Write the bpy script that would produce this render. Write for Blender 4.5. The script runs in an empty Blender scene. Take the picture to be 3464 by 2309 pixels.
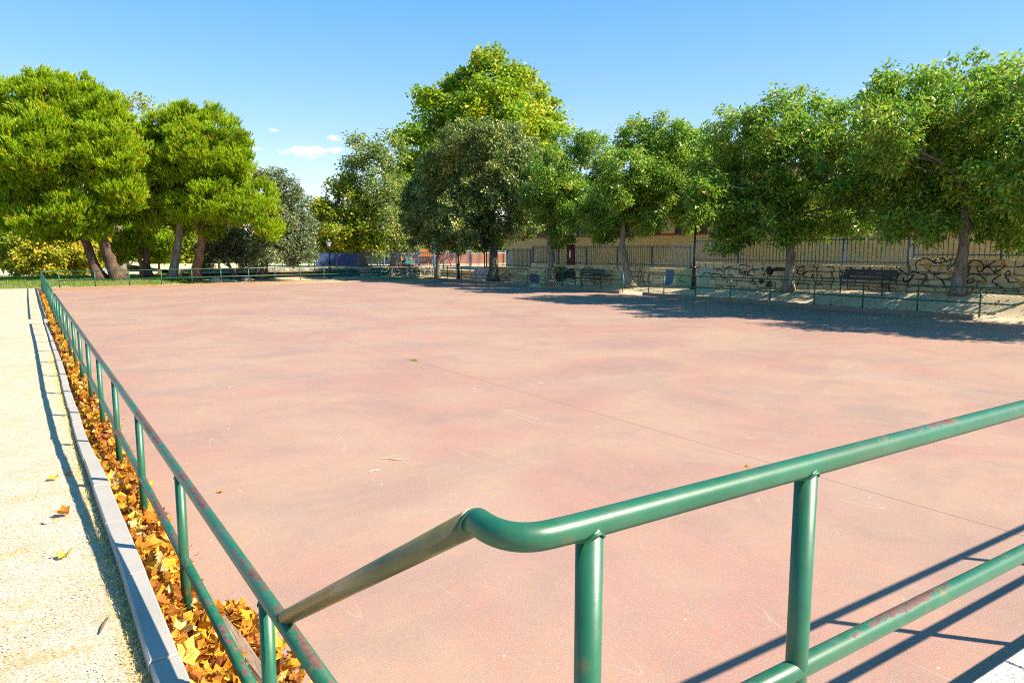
import bpy, math, random
import numpy as np
from mathutils import Vector
R = math.radians
rng = np.random.default_rng(7)
random.seed(7)
SC = bpy.context.scene
COL = SC.collection

# ------------------------------------------------------------------ camera
cam = bpy.data.objects.new('camera', bpy.data.cameras.new('camera'))
COL.objects.link(cam)
cam.location = (0, 0, 2.2)
cam.rotation_euler = (R(90 - 7.242), 0, R(-33.59))
cam.data.sensor_width = 36
cam.data.sensor_fit = 'HORIZONTAL'
cam.data.lens = 25.72
cam.data.clip_start = 0.05
cam.data.clip_end = 20000
SC.camera = cam

# ------------------------------------------------------------------ world and sun
SUN = Vector((0.713, -0.83, 1.0)).normalized()
w = bpy.data.worlds.new('World')
SC.world = w
w.use_nodes = True
nt = w.node_tree
nt.nodes.clear()


def N(nt, t, **kw):
    n = nt.nodes.new(t)
    for k, v in kw.items():
        setattr(n, k, v)
    return n


def V(nt, op, a, b=None, c=None):
    n = nt.nodes.new('ShaderNodeMath')
    n.operation = op
    for i, x in enumerate((a, b, c)):
        if x is None:
            continue
        if isinstance(x, (int, float)):
            n.inputs[i].default_value = x
        else:
            nt.links.new(x, n.inputs[i])
    return n.outputs[0]


out = N(nt, 'ShaderNodeOutputWorld')
bg = N(nt, 'ShaderNodeBackground')
bg.inputs[1].default_value = 0.097
sky = N(nt, 'ShaderNodeTexSky', sky_type='NISHITA', sun_disc=False)
sky.sun_elevation = math.asin(SUN.z)
sky.sun_rotation = math.atan2(SUN.x, SUN.y)
sky.altitude = 700
sky.air_density = 1.0
sky.dust_density = 0.4
sky.ozone_density = 2.0
hs = N(nt, 'ShaderNodeHueSaturation')
hs.inputs['Hue'].default_value = 0.512
hs.inputs['Saturation'].default_value = 1.48
hs.inputs['Value'].default_value = 1.0
nt.links.new(sky.outputs[0], hs.inputs['Color'])
tc = N(nt, 'ShaderNodeTexCoord')
D = tc.outputs['Generated']
cn = N(nt, 'ShaderNodeTexNoise')
cn.inputs['Scale'].default_value = 60
cn.inputs['Detail'].default_value = 7
cn.inputs['Roughness'].default_value = 0.6
cmap = N(nt, 'ShaderNodeMapping')
cmap.inputs['Scale'].default_value = (1, 1, 2.6)
nt.links.new(D, cmap.inputs[0])
nt.links.new(cmap.outputs[0], cn.inputs[0])


def dirof(az, el):
    return Vector((math.sin(az) * math.cos(el), math.cos(az) * math.cos(el), math.sin(el)))


total = None
# azimuth (clockwise from +Y), elevation, half width, half height, all in degrees
for az, el, sa, sb, dens in [(18.1, 7.0, 2.1, 0.52, 1.0), (20.35, 8.05, 0.8, 0.24, .95), (20.3, 7.2, 1.0, 0.26, .95),
                       (16.0, 8.45, 0.45, 0.22, .5), (14.8, 7.07, 0.4, 0.16, .45), (13.4, 4.1, 1.0, .25, .7), (17.4, 4.5, .5, .2, .6)]:
    c = dirof(R(az), R(el))
    t = Vector((math.cos(R(az)), -math.sin(R(az)), 0))
    u = t.cross(c).normalized()
    if u.z < 0:
        u = -u
    comps = []
    for axis, s in ((t, R(sa)), (u, R(sb))):
        vm = N(nt, 'ShaderNodeVectorMath', operation='DOT_PRODUCT')
        nt.links.new(D, vm.inputs[0])
        vm.inputs[1].default_value = axis / s
        comps.append(V(nt, 'POWER', V(nt, 'ABSOLUTE', V(nt, 'SUBTRACT', vm.outputs['Value'], axis.dot(c) / s)), 2.0))
    front = N(nt, 'ShaderNodeVectorMath', operation='DOT_PRODUCT')
    nt.links.new(D, front.inputs[0])
    front.inputs[1].default_value = c
    m = V(nt, 'SUBTRACT', 1.0, V(nt, 'ADD', comps[0], comps[1]))
    m = V(nt, 'ADD', m, V(nt, 'MULTIPLY', V(nt, 'SUBTRACT', cn.outputs['Fac'], 0.55), 3.6))
    ss = N(nt, 'ShaderNodeMapRange', interpolation_type='SMOOTHSTEP')
    nt.links.new(m, ss.inputs[0])
    ss.inputs[1].default_value = 0.0
    ss.inputs[2].default_value = 1.3
    ss.inputs[4].default_value = dens
    mm = V(nt, 'MULTIPLY', ss.outputs[0], V(nt, 'GREATER_THAN', front.outputs['Value'], 0.99))
    total = mm if total is None else V(nt, 'MAXIMUM', total, mm)
cmix = N(nt, 'ShaderNodeMixRGB')
nt.links.new(total, cmix.inputs[0])
gm = N(nt, 'ShaderNodeGamma')
gm.inputs[1].default_value = 0.55
nt.links.new(hs.outputs[0], gm.inputs[0])
sk = N(nt, 'ShaderNodeMixRGB', blend_type='MULTIPLY')
sk.inputs[0].default_value = 1
nt.links.new(gm.outputs[0], sk.inputs[1])
sk.inputs[2].default_value = (1.78, 1.76, 1.78, 1)
nt.links.new(sk.outputs[0], cmix.inputs[1])
cmix.inputs[2].default_value = (6.2, 6.2, 6.5, 1)
nt.links.new(cmix.outputs[0], bg.inputs[0])
nt.links.new(bg.outputs[0], out.inputs[0])

sun = bpy.data.lights.new('sun', 'SUN')
sun.energy = 5.0
sun.angle = R(0.53)
sun.color = (1.0, 0.885, 0.70)
so = bpy.data.objects.new('sun', sun)
COL.objects.link(so)
so.rotation_euler = SUN.to_track_quat('Z', 'Y').to_euler()
so.location = (10, -10, 30)

SC.view_settings.view_transform = 'Standard'
SC.view_settings.look = 'None'
SC.view_settings.gamma = 1
SC.view_settings.use_curve_mapping = False
SC.view_settings.exposure = 1.42
SC.cycles.max_bounces = 8
SC.cycles.diffuse_bounces = 6
SC.cycles.transparent_max_bounces = 8
SC.cycles.use_denoising = False
SC.cycles.filter_width = 1.1
SC.cycles.sample_clamp_indirect = 4

# ------------------------------------------------------------------ materials
class Mat:
    def __init__(s, name, rough=0.7, spec=0.3):
        s.m = bpy.data.materials.new(name)
        s.m.use_nodes = True
        s.nt = s.m.node_tree
        s.nt.nodes.clear()
        s.out = s.n('ShaderNodeOutputMaterial')
        s.b = s.n('ShaderNodeBsdfPrincipled')
        s.b.inputs['Roughness'].default_value = rough
        s.b.inputs['Specular IOR Level'].default_value = spec
        s.l(s.b.outputs[0], s.out.inputs[0])
        g = s.n('ShaderNodeNewGeometry')
        s.pos, s.nrm, s.isl = g.outputs['Position'], g.outputs['Normal'], g.outputs['Random Per Island']

    def n(s, t, **kw):
        return N(s.nt, t, **kw)

    def l(s, a, b):
        s.nt.links.new(a, b)

    def v(s, op, a, b=None, c=None):
        return V(s.nt, op, a, b, c)

    def map(s, vec, scale, rot=(0, 0, 0)):
        m = s.n('ShaderNodeMapping')
        s.l(vec, m.inputs[0])
        m.inputs['Scale'].default_value = scale
        m.inputs['Rotation'].default_value = rot
        return m.outputs[0]

    def noise(s, scale, detail=4, rough=0.55, vec=None, dist=0.0):
        n = s.n('ShaderNodeTexNoise')
        n.inputs['Scale'].default_value = scale
        n.inputs['Detail'].default_value = detail
        n.inputs['Roughness'].default_value = rough
        n.inputs['Distortion'].default_value = dist
        s.l(vec if vec is not None else s.pos, n.inputs['Vector'])
        return n.outputs['Fac']

    def voro(s, scale, feature='F1', vec=None, out='Distance'):
        n = s.n('ShaderNodeTexVoronoi', feature=feature)
        n.inputs['Scale'].default_value = scale
        s.l(vec if vec is not None else s.pos, n.inputs['Vector'])
        return n.outputs[out]

    def ramp(s, f, stops, interp='LINEAR'):
        r = s.n('ShaderNodeValToRGB')
        r.color_ramp.interpolation = interp
        e = r.color_ramp.elements
        while len(e) < len(stops):
            e.new(0.5)
        for x, (p, c) in zip(e, stops):
            x.position = p
            x.color = (c, c, c, 1) if isinstance(c, (int, float)) else (*c, 1)
        s.l(f, r.inputs[0])
        return r.outputs[0]

    def mix(s, f, a, b, mode='MIX'):
        m = s.n('ShaderNodeMixRGB', blend_type=mode)
        for i, x in ((0, f), (1, a), (2, b)):
            if isinstance(x, (int, float)):
                m.inputs[i].default_value = x if i == 0 else (x, x, x, 1)
            elif isinstance(x, tuple):
                m.inputs[i].default_value = (*x, 1)
            else:
                s.l(x, m.inputs[i])
        return m.outputs[0]

    def rand(s):
        o = s.n('ShaderNodeObjectInfo')
        return s.v('FRACT', s.v('ADD', s.v('MULTIPLY', o.outputs['Random'], 7.31), s.isl))

    def color(s, c):
        if isinstance(c, tuple):
            s.b.inputs['Base Color'].default_value = (*c, 1)
        else:
            s.l(c, s.b.inputs['Base Color'])

    def bump(s, h, strength=0.3, dist=0.01):
        b = s.n('ShaderNodeBump')
        b.inputs['Strength'].default_value = strength
        b.inputs['Distance'].default_value = dist
        s.l(h, b.inputs['Height'])
        s.l(b.outputs[0], s.b.inputs['Normal'])

    def rough(s, x):
        s.l(x, s.b.inputs['Roughness'])


MT = {}


def simple(name, c, rough=0.6, spec=0.3, var=0.25, scale=6, metal=0):
    m = Mat(name, rough, spec)
    n = m.noise(scale, 5)
    d = tuple(x * (1 - var) for x in c)
    e = tuple(min(1, x * (1 + var)) for x in c)
    m.color(m.ramp(n, [(0.3, d), (0.7, e)]))
    m.b.inputs['Metallic'].default_value = metal
    MT[name] = m.m
    return m


def build_mats():
    # rink concrete
    m = Mat('rink_concrete', 0.62, 0.25)
    st = m.map(m.pos, (1, 1, 1), (0, 0, 0.9))
    big = m.noise(0.30, 8, 0.62, st, 0.7)
    mid = m.noise(0.55, 9, 0.68, m.map(m.pos, (0.85, 1.1, 1), (0, 0, -0.6)), 0.7)
    fine = m.noise(170, 2, 0.7)
    c = m.ramp(big, [(0.30, (0.360, 0.240, 0.155)), (0.46, (0.350, 0.207, 0.142)), (0.58, (0.328, 0.165, 0.124)), (0.72, (0.288, 0.145, 0.116))])
    c = m.mix(m.ramp(mid, [(0.48, 0.0), (0.68, 0.58)]), c, (0.176, 0.133, 0.125))
    pale = m.noise(0.4, 4, 0.5, m.map(m.pos, (1, 1, 1), (0, 0, 2)), 0.4)
    c = m.mix(m.ramp(pale, [(0.58, 0.0), (0.75, 0.5)]), c, (0.353, 0.267, 0.215))
    c = m.mix(m.ramp(m.noise(1.3, 6, 0.62, None, 0.5), [(0.5, 0.0), (0.72, 0.30)]), c, (0.198, 0.129, 0.125))
    c = m.mix(m.ramp(m.noise(9, 8, 0.78), [(0.38, 0.5), (0.60, 0.0)]), c, (0.267, 0.194, 0.168))
    c = m.mix(m.ramp(fine, [(0.32, 0.6), (0.52, 0.0)]), c, (0.232, 0.150, 0.133))
    c = m.mix(m.ramp(m.noise(120, 1), [(0.58, 0.0), (0.70, 0.6)]), c, (0.499, 0.387, 0.335))
    c = m.mix(m.ramp(m.noise(2.2, 8, 0.75, None, 1.2), [(0.60, 0.0), (0.68, 0.22)]), c, (0.172, 0.120, 0.112))
    c = m.mix(m.ramp(m.noise(26, 5, 0.75), [(0.56, 0.0), (0.70, 0.40)]), c, (0.189, 0.129, 0.116))
    # scuffs from skates: thin pale arcs
    for sc, ro, th in ((1.0, 0.3, 0.003), (1.3, 1.7, 0.003), (0.8, 2.6, 0.003), (1.1, 0.9, .003), (1.4, 2.2, .003)):
        wv = m.noise(sc, 1, 0.2, m.map(m.pos, (1.3, 0.10, 1), (0, 0, ro)), 0.0)
        line = m.v('ABSOLUTE', m.v('SUBTRACT', m.v('FRACT', m.v('MULTIPLY', wv, 7.0)), 0.5))
        mask = m.ramp(m.noise(0.9, 3, 0.6, m.map(m.pos, (1, 1, 1), (0, 0, ro + 1))), [(0.48, 0.0), (0.66, 0.34)])
        c = m.mix(m.v('MULTIPLY', m.ramp(line, [(0.0, 1.0), (th * 3, 0.0)]), mask), c, (0.533, 0.413, 0.361))
    sp = m.voro(3.0)
    c = m.mix(m.ramp(sp, [(0.018, 0.9), (0.03, 0.0)]), c, (0.103, 0.069, 0.052))
    sp2 = m.voro(2.2, vec=m.map(m.pos, (1, 1, 1), (0, 0, 1)))
    c = m.mix(m.ramp(sp2, [(0.014, 0.9), (0.022, 0.0)]), c, (0.731, 0.645, 0.559))
    m.color(c)
    m.bump(m.mix(0.5, fine, m.noise(60, 3)), 0.25, 0.004)
    MT['rink'] = m.m
    simple('joint', (.16, .105, .085), 0.95)
    # painted rail
    def paint(name, amount, topwear):
        m = Mat(name, 0.42, 0.5)
        a = m.noise(3.0, 5, 0.6)
        g = m.ramp(a, [(0.3, (.006, .078, .038)), (0.7, (.010, .108, .056))])
        g = m.mix(m.ramp(m.noise(14, 4), [(0.45, 0.0), (0.7, 0.45)]), g, (.028, .130, .088))
        sx = m.n('ShaderNodeSeparateXYZ')
        m.l(m.nrm, sx.inputs[0])
        up = m.ramp(sx.outputs['Z'], [(0.15, 0.0), (0.85, 1.0)])
        g = m.mix(m.ramp(m.noise(5, 7, 0.75, m.map(m.pos, (1, 1, .25)), 0.5), [(0.48, 0.0), (0.7, 0.6)]), g, (.035, .085, .045))
        g = m.mix(m.ramp(m.noise(2.0, 5, 0.7), [(0.55, 0.0), (0.75, 0.5)]), g, (.06, .075, .03))
        wear = m.noise(15, 10, 0.74, m.map(m.pos, (0.7, 0.5, 1.3)), 0.2)
        patch = m.noise(1.7, 4, 0.6)
        lvl = m.v('ADD', m.v('MULTIPLY', wear, 1.0), m.v('MULTIPLY', m.v('SUBTRACT', patch, 0.5), 1.0))
        lvl = m.v('ADD', lvl, m.v('MULTIPLY', m.v('SUBTRACT', up, 0.8), topwear))
        edge = m.ramp(lvl, [(amount - 0.008, 0.0), (amount, 1.0)])
        rust = m.ramp(m.noise(40, 4), [(0.3, (.060, .026, .026)), (0.7, (.125, .058, .046))])
        halo = m.ramp(lvl, [(amount - 0.05, 0.0), (amount - 0.015, 0.5)])
        c = m.mix(halo, g, (.045, .145, .12))
        c = m.mix(edge, c, rust)
        spots = m.v('ADD', m.voro(11.0), m.v('MULTIPLY', m.v('SUBTRACT', m.noise(60, 4), .5), .25))
        chips = m.v('MULTIPLY', m.ramp(spots, [(0.10, 1.0), (0.13, 0.0)]), m.ramp(m.noise(2.5, 3), [(0.54, 0.0), (0.60, 1.0)]))
        c = m.mix(chips, c, (.20, .075, .035))
        c = m.mix(m.v('MULTIPLY', m.ramp(spots, [(0.16, 0.5), (0.30, 0.0)]), m.ramp(m.noise(2.5, 3), [(0.56, 0.0), (0.62, 1.0)])), c, (.10, .10, .03))
        c = m.mix(m.ramp(m.noise(30, 6, 0.7, m.map(m.pos, (1, 1, .12))), [(0.54, 0.0), (0.72, 0.40)]), c, (.07, .085, .05))
        m.color(c)
        m.rough(m.ramp(edge, [(0, 0.40), (1, 0.7)]))
        m.bump(m.mix(0.5, edge, m.noise(70, 3)), 0.25, 0.002)
        MT[name] = m.m
    paint('rail_worn', 0.615, 0.50)
    m = Mat('worn_olive_reflection', 0.30, 0.5)
    c = m.ramp(m.noise(5, 5, 0.6), [(0.3, (.06, .075, .028)), (0.55, (.13, .115, .052)), (0.75, (.055, .095, .045))])  # olive tone stands for bright gravel reflected in the worn gloss paint
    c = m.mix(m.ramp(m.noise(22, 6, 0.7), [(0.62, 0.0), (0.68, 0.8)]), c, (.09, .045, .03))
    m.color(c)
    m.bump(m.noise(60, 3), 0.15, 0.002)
    MT['rail_reflection'] = m.m
    paint('rail_green', 0.70, 0.42)
    paint('post_green', 0.80, 0.0)
    # timber
    m = Mat('old_timber', 0.85, 0.15)
    gr = m.noise(14, 6, 0.65, m.map(m.pos, (6, 0.5, 6)), 0.6)
    oi = m.n('ShaderNodeObjectInfo')
    c = m.ramp(gr, [(0.3, (.10, .065, .042)), (0.5, (.26, .18, .125)), (0.72, (.40, .30, .22))])
    c = m.mix(m.v('MULTIPLY', oi.outputs['Random'], 0.5), c, (.20, .15, .12))
    m.color(c)
    m.bump(gr, 0.8, 0.012)
    MT['timber'] = m.m
    m = Mat('old_timber_across', 0.85, 0.15)
    gr = m.noise(14, 6, 0.65, m.map(m.pos, (0.5, 6, 6)), 0.6)
    c = m.ramp(gr, [(0.3, (.12, .07, .04)), (0.5, (.27, .165, .10)), (0.72, (.38, .26, .17))])
    m.color(c)
    m.bump(gr, 0.8, 0.012)
    MT['timber_x'] = m.m
    # kerb
    m = Mat('kerb_concrete', 0.85, 0.2)
    c = m.ramp(m.noise(5, 7, 0.65), [(0.3, (0.291, 0.274, 0.257)), (0.7, (0.365, 0.348, 0.326))])
    c = m.mix(m.ramp(m.noise(140, 2), [(0.3, 0.5), (0.5, 0.0)]), c, (0.209, 0.191, 0.174))
    m.color(c)
    c = m.mix(m.ramp(m.noise(2.5, 6, 0.7), [(0.5, 0.0), (0.75, 0.5)]), c, (0.217, 0.196, 0.174))
    m.color(c)
    m.bump(m.noise(130, 3), 0.3, 0.003)
    MT['kerb'] = m.m
    # terrace coping: speckled
    m = Mat('speckled_granite', 0.8, 0.25)
    c = m.ramp(m.noise(90, 3, 0.7), [(0.38, (.16, .14, .12)), (0.5, (.60, .55, .48)), (0.7, (.74, .70, .62))])
    m.color(c)
    m.bump(m.noise(90, 3, 0.7), 0.5, 0.004)
    MT['granite'] = m.m
    # sand and gravel of the path
    m = Mat('sandy_gravel', 0.95, 0.1)
    c = m.ramp(m.noise(1.0, 6, 0.6), [(0.3, (.39, .335, .265)), (0.55, (.44, .39, .32)), (0.75, (.37, .305, .23))])
    c = m.mix(m.ramp(m.noise(2.6, 7, 0.68, m.map(m.pos, (1.0, 2.2, 1)), 1.0), [(0.50, 0.0), (0.66, 0.7)]), c, (.39, .27, .10))
    c = m.mix(m.ramp(m.noise(9, 6, 0.72), [(0.48, 0.0), (0.66, 0.34)]), c, (.46, .31, .12))
    c = m.mix(m.ramp(m.noise(60, 3, 0.75), [(0.38, 0.9), (0.50, 0.0)]), c, (.22, .15, .075))
    c = m.mix(m.ramp(m.noise(16, 5, 0.7, m.map(m.pos, (.7, 2.0, 1))), [(0.60, 0.0), (0.68, 0.55)]), c, (.30, .19, .06))
    c = m.mix(m.ramp(m.noise(.7, 5, 0.65, m.map(m.pos, (2.2, .5, 1))), [(0.50, 0.0), (0.68, 0.30)]), c, (.33, .25, .16))
    c = m.mix(m.ramp(m.noise(110, 2, 0.7), [(0.55, 0.0), (0.66, 0.7)]), c, (.76, .70, .58))
    c = m.mix(m.ramp(m.voro(9), [(0.06, 0.8), (0.09, 0.0)]), c, (.25, .15, .07))
    m.color(c)
    m.bump(m.mix(0.5, m.noise(75, 3, 0.7), m.noise(22, 4)), 0.6, 0.012)
    MT['sand'] = m.m
    m = Mat('bank_sand', 0.95, 0.1)
    c = m.ramp(m.noise(1.4, 6, 0.6), [(0.3, (.46, .37, .25)), (0.7, (.58, .48, .33))])
    c = m.mix(m.ramp(m.noise(7, 6, 0.7), [(0.5, 0.0), (0.68, 0.5)]), c, (.28, .22, .13))
    m.color(c)
    m.bump(m.noise(18, 5, 0.7), 0.6, 0.02)
    MT['bank'] = m.m
    simple('courtyard_bounce', (.72, .60, .42), 0.9, 0.1, 0.12, 2)  # extra pale, to throw fill light on the facade
    simple('soil', (.10, .07, .045), 0.95, 0.1, 0.4, 9)
    simple('playground_sand', (.52, .40, .25), 0.95, 0.1, 0.25, 2)
    m = Mat('park_ground', 0.95, 0.1)
    c = m.ramp(m.noise(0.10, 5, 0.6), [(0.4, (.40, .33, .24)), (0.6, (.20, .22, .09))])
    m.color(c)
    MT['park'] = m.m
    simple('pale_paving', (.52, .47, .40), 0.9, 0.2, 0.12, 1)
    m = Mat('lawn', 0.9, 0.1)
    c = m.ramp(m.noise(0.8, 6, 0.65), [(0.36, (.20, .15, .09)), (0.55, (.13, .16, .04)), (0.72, (.15, .25, .03))])
    m.color(c)
    m.bump(m.noise(25, 4), 0.8, 0.05)
    MT['lawn'] = m.m
    # leaves on the ground
    m = Mat('fallen_leaf', 0.65, 0.25)
    r = m.rand()
    c = m.ramp(r, [(0.0, (.13, .045, .018)), (0.2, (.34, .115, .018)), (0.45, (.50, .205, .014)), (0.75, (.62, .335, .018)), (0.92, (.66, .44, .05)), (1.0, (.66, .53, .28))])
    c = m.mix(m.ramp(m.noise(28, 4), [(0.4, 0.0), (0.7, 0.55)]), c, (.36, .13, .03))
    m.color(c)
    tr = m.n('ShaderNodeBsdfTranslucent')
    m.l(c, tr.inputs[0])
    mx = m.n('ShaderNodeMixShader')
    mx.inputs[0].default_value = 0.25
    m.l(m.b.outputs[0], mx.inputs[1])
    m.l(tr.outputs[0], mx.inputs[2])
    m.l(mx.outputs[0], m.out.inputs[0])
    m.bump(m.noise(60, 3), 0.4, 0.006)
    MT['leaf'] = m.m
    simple('straw', (.62, .47, .20), 0.9, 0.1, 0.4, 40)
    simple('pebble', (.58, .52, .43), 0.9, 0.2, 0.45, 35)
    # foliage
    def foliage(name, stops, trans=0.54, rough=0.5, spec=0.35):
        m = Mat(name, rough, spec)
        a = m.n('ShaderNodeAttribute', attribute_name='tint')
        c = m.ramp(a.outputs['Fac'], stops)
        m.color(c)
        tr = m.n('ShaderNodeBsdfTranslucent')
        m.l(m.mix(0.5, c, (.27, .47, .02)), tr.inputs[0])
        mx = m.n('ShaderNodeMixShader')
        mx.inputs[0].default_value = trans
        m.l(m.b.outputs[0], mx.inputs[1])
        m.l(tr.outputs[0], mx.inputs[2])
        m.l(mx.outputs[0], m.out.inputs[0])
        MT[name] = m.m
    foliage('hackberry_leaf', [(0.0, (.036, .100, .012)), (0.4, (.108, .245, .020)), (0.75, (.25, .41, .028)), (0.95, (.40, .46, .05)), (1.0, (.48, .27, .06))], 0.42, 0.42, 0.5)
    foliage('dark_leaf', [(0.0, (.026, .060, .018)), (0.4, (.072, .13, .032)), (0.8, (.24, .29, .06)), (1.0, (.44, .38, .07))], 0.22, 0.42, 0.5)
    foliage('plane_leaf', [(0.0, (.06, .14, .004)), (0.4, (.16, .30, .006)), (0.75, (.30, .41, .008)), (1.0, (.54, .44, .01))], 0.38)
    foliage('pine_needle', [(0.0, (.105, .195, .004)), (0.4, (.25, .395, .003)), (0.8, (.38, .50, .005)), (0.93, (.47, .48, .01)), (1.0, (.36, .17, .02))], 0.40, 0.5, 0.3)
    foliage('oak_leaf', [(0.0, (.035, .062, .028)), (0.5, (.10, .15, .065)), (0.9, (.23, .26, .11)), (1.0, (.34, .22, .06))], 0.2, 0.4, 0.55)
    foliage('maple_leaf', [(0.0, (.16, .20, .012)), (0.4, (.34, .32, .015)), (0.8, (.58, .44, .02)), (1.0, (.60, .33, .03))], 0.4)
    foliage('yellow_green_leaf', [(0.0, (.10, .155, .008)), (0.5, (.24, .29, .010)), (0.85, (.40, .39, .014)), (1.0, (.52, .36, .03))], 0.4)
    foliage('poplar_leaf', [(0.0, (.07, .13, .03)), (0.5, (.17, .24, .055)), (0.9, (.31, .35, .08)), (1.0, (.44, .38, .05))], 0.35)
    foliage('grass_blade', [(0.0, (.06, .11, .012)), (0.5, (.11, .21, .014)), (0.9, (.20, .30, .02)), (1.0, (.36, .30, .09))], 0.35)
    def bark(name, a, b, sc=9):
        m = Mat(name, 0.9, 0.15)
        h = m.noise(sc, 6, 0.7, m.map(m.pos, (1, 1, 0.3)), 0.6)
        m.color(m.ramp(h, [(0.33, a), (0.62, b)]))
        m.bump(h, 1.0, 0.05)
        MT[name] = m.m
    bark('bark_grey', (.10, .082, .062), (.30, .26, .21))
    bark('bark_pine', (.035, .024, .018), (.13, .085, .06), 7)
    bark('bark_red', (.13, .055, .03), (.30, .15, .085), 7)
    bark('bark_dark', (.05, .045, .038), (.16, .14, .115))
    # wall stone
    m = Mat('wall_stone', 0.9, 0.2)
    oi = m.n('ShaderNodeObjectInfo')
    c = m.ramp(oi.outputs['Random'], [(0, (.50, .36, .18)), (0.35, (.72, .54, .28)), (0.7, (.62, .47, .27)), (1, (.80, .61, .32))])
    c = m.mix(m.ramp(m.noise(5, 7, 0.7), [(0.42, 0.0), (0.7, 0.6)]), c, (.38, .28, .15))
    c = m.mix(m.ramp(m.noise(1.1, 5, 0.6), [(0.5, 0.0), (0.7, 0.45)]), c, (.70, .57, .34))
    m.color(c)
    m.bump(m.noise(16, 6, 0.7), 0.6, 0.02)
    MT['stone'] = m.m
    m = Mat('rubble_stone', 0.9, 0.2)
    oi = m.n('ShaderNodeObjectInfo')
    c = m.ramp(oi.outputs['Random'], [(0, (.25, .23, .20)), (0.5, (.34, .32, .28)), (1, (.42, .39, .33))])
    c = m.mix(m.ramp(m.noise(5, 7, 0.7), [(0.42, 0.0), (0.7, 0.6)]), c, (.18, .16, .13))
    m.color(c)
    m.bump(m.noise(16, 6, 0.7), 0.6, 0.02)
    MT['rubble'] = m.m
    simple('mortar', (.17, .14, .10), 0.95, 0.1, 0.3, 12)
    for nm, c in dict(black=(.035, .028, .024), ochre=(.50, .27, .05), blue=(.05, .13, .24), green=(.22, .32, .16), paleteal=(.34, .42, .32),
                      paleblue=(.35, .50, .62), lilac=(.52, .48, .58), slate=(.11, .10, .15), tealdark=(.02, .13, .12)).items():
        m = Mat('spray_paint_' + nm, 0.7, 0.25)
        m.color(m.mix(m.ramp(m.noise(9, 6, 0.7), [(0.5, 0.0), (0.72, 0.5)]), c, tuple(x * 0.6 + 0.10 for x in c)))
        MT['paint_' + nm] = m.m
    simple('blue_metal', (.016, .060, .130), 0.38, 0.5, 0.2, 5)
    simple('blue_sheet', (.030, .060, .16), 0.5, 0.4, 0.3, 3)
    simple('green_metal', (.02, .16, .11), 0.4, 0.5, 0.2, 5)
    simple('black_iron', (.014, .014, .016), 0.42, 0.5, 0.3, 8)
    simple('bench_slat', (.050, .036, .030), 0.55, 0.4, 0.5, 12)
    m = Mat('lantern_glass', 0.25, 0.5)
    m.color((.42, .44, .46))
    m.b.inputs['Transmission Weight'].default_value = 0.3
    MT['lantern_glass'] = m.m
    # facade
    m = Mat('ochre_brick', 0.9, 0.15)
    br = m.n('ShaderNodeTexBrick')
    vec = m.n('ShaderNodeSeparateXYZ')
    m.l(m.pos, vec.inputs[0])
    cb = m.n('ShaderNodeCombineXYZ')
    m.l(m.v('ADD', vec.outputs['Y'], vec.outputs['X']), cb.inputs[0])
    m.l(vec.outputs['Z'], cb.inputs[1])
    m.l(cb.outputs[0], br.inputs['Vector'])
    br.inputs['Color1'].default_value = (.74, .52, .235, 1)
    br.inputs['Color2'].default_value = (.68, .47, .205, 1)
    br.inputs['Mortar'].default_value = (.50, .355, .17, 1)
    br.inputs['Scale'].default_value = 1
    br.inputs['Brick Width'].default_value = 0.42
    br.inputs['Row Height'].default_value = 0.20
    br.inputs['Mortar Size'].default_value = 0.008
    c = m.mix(m.ramp(m.noise(0.8, 5, 0.6), [(0.4, 0.0), (0.75, 0.4)]), br.outputs['Color'], (.60, .42, .19))
    m.color(c)
    m.bump(m.v('SUBTRACT', 1.0, br.outputs['Fac']), 0.5, 0.006)
    MT['facade'] = m.m
    simple('red_paint', (.26, .050, .032), 0.5, 0.4, 0.2, 4)
    simple('maroon_paint', (.085, .022, .028), 0.45, 0.4, 0.2, 4)
    simple('roof_tile', (.46, .19, .10), 0.85, 0.2, 0.35, 3)
    m = Mat('window_glass', 0.06, 0.6)
    m.color((.05, .06, .07))
    MT['glass'] = m.m
    simple('white_render', (.66, .63, .58), 0.85, 0.2, 0.1, 1)
    simple('grey_door', (.20, .21, .23), 0.5, 0.4, 0.15, 3)
    simple('orange_brick', (.27, .125, .07), 0.85, 0.2, 0.3, 6)
    simple('orange_plastic', (.42, .18, .04), 0.4, 0.4, 0.1, 3)
    simple('blue_plastic', (.03, .18, .52), 0.35, 0.45, 0.1, 3)
    simple('red_plastic', (.50, .05, .05), 0.35, 0.45, 0.1, 3)
    simple('teal_plastic', (.03, .15, .16), 0.35, 0.45, 0.1, 3)
    simple('white_paint', (.74, .74, .74), 0.4, 0.5, 0.05, 3)
    simple('car_white', (.70, .71, .73), 0.25, 0.6, 0.04, 3)
    simple('car_blue', (.06, .17, .38), 0.25, 0.6, 0.05, 3)
    simple('rubber', (.02, .02, .02), 0.8, 0.2, 0.2, 5)
    simple('container_grey', (.10, .13, .13), 0.5, 0.4, 0.2, 3)
    simple('container_blue', (.025, .07, .20), 0.45, 0.4, 0.2, 3)
    simple('container_brown', (.22, .10, .04), 0.5, 0.4, 0.2, 3)
    simple('paper', (.82, .80, .84), 0.8, 0.2, 0.05, 20)
    simple('twig', (.62, .50, .32), 0.9, 0.1, 0.4, 60)
    simple('twig_dark', (.16, .10, .06), 0.9, 0.1, 0.4, 60)
    simple('rock', (.34, .30, .24), 0.9, 0.2, 0.35, 3)
    m = Mat('mountain_haze_tint', 0.95, 0.05)
    m.color(m.ramp(m.noise(0.003, 7, 0.6), [(0.35, (.17, .20, .22)), (0.65, (.27, .29, .30))]))  # blue of distant haze is mixed into the ridge colour
    MT['mountain'] = m.m


build_mats()

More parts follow.
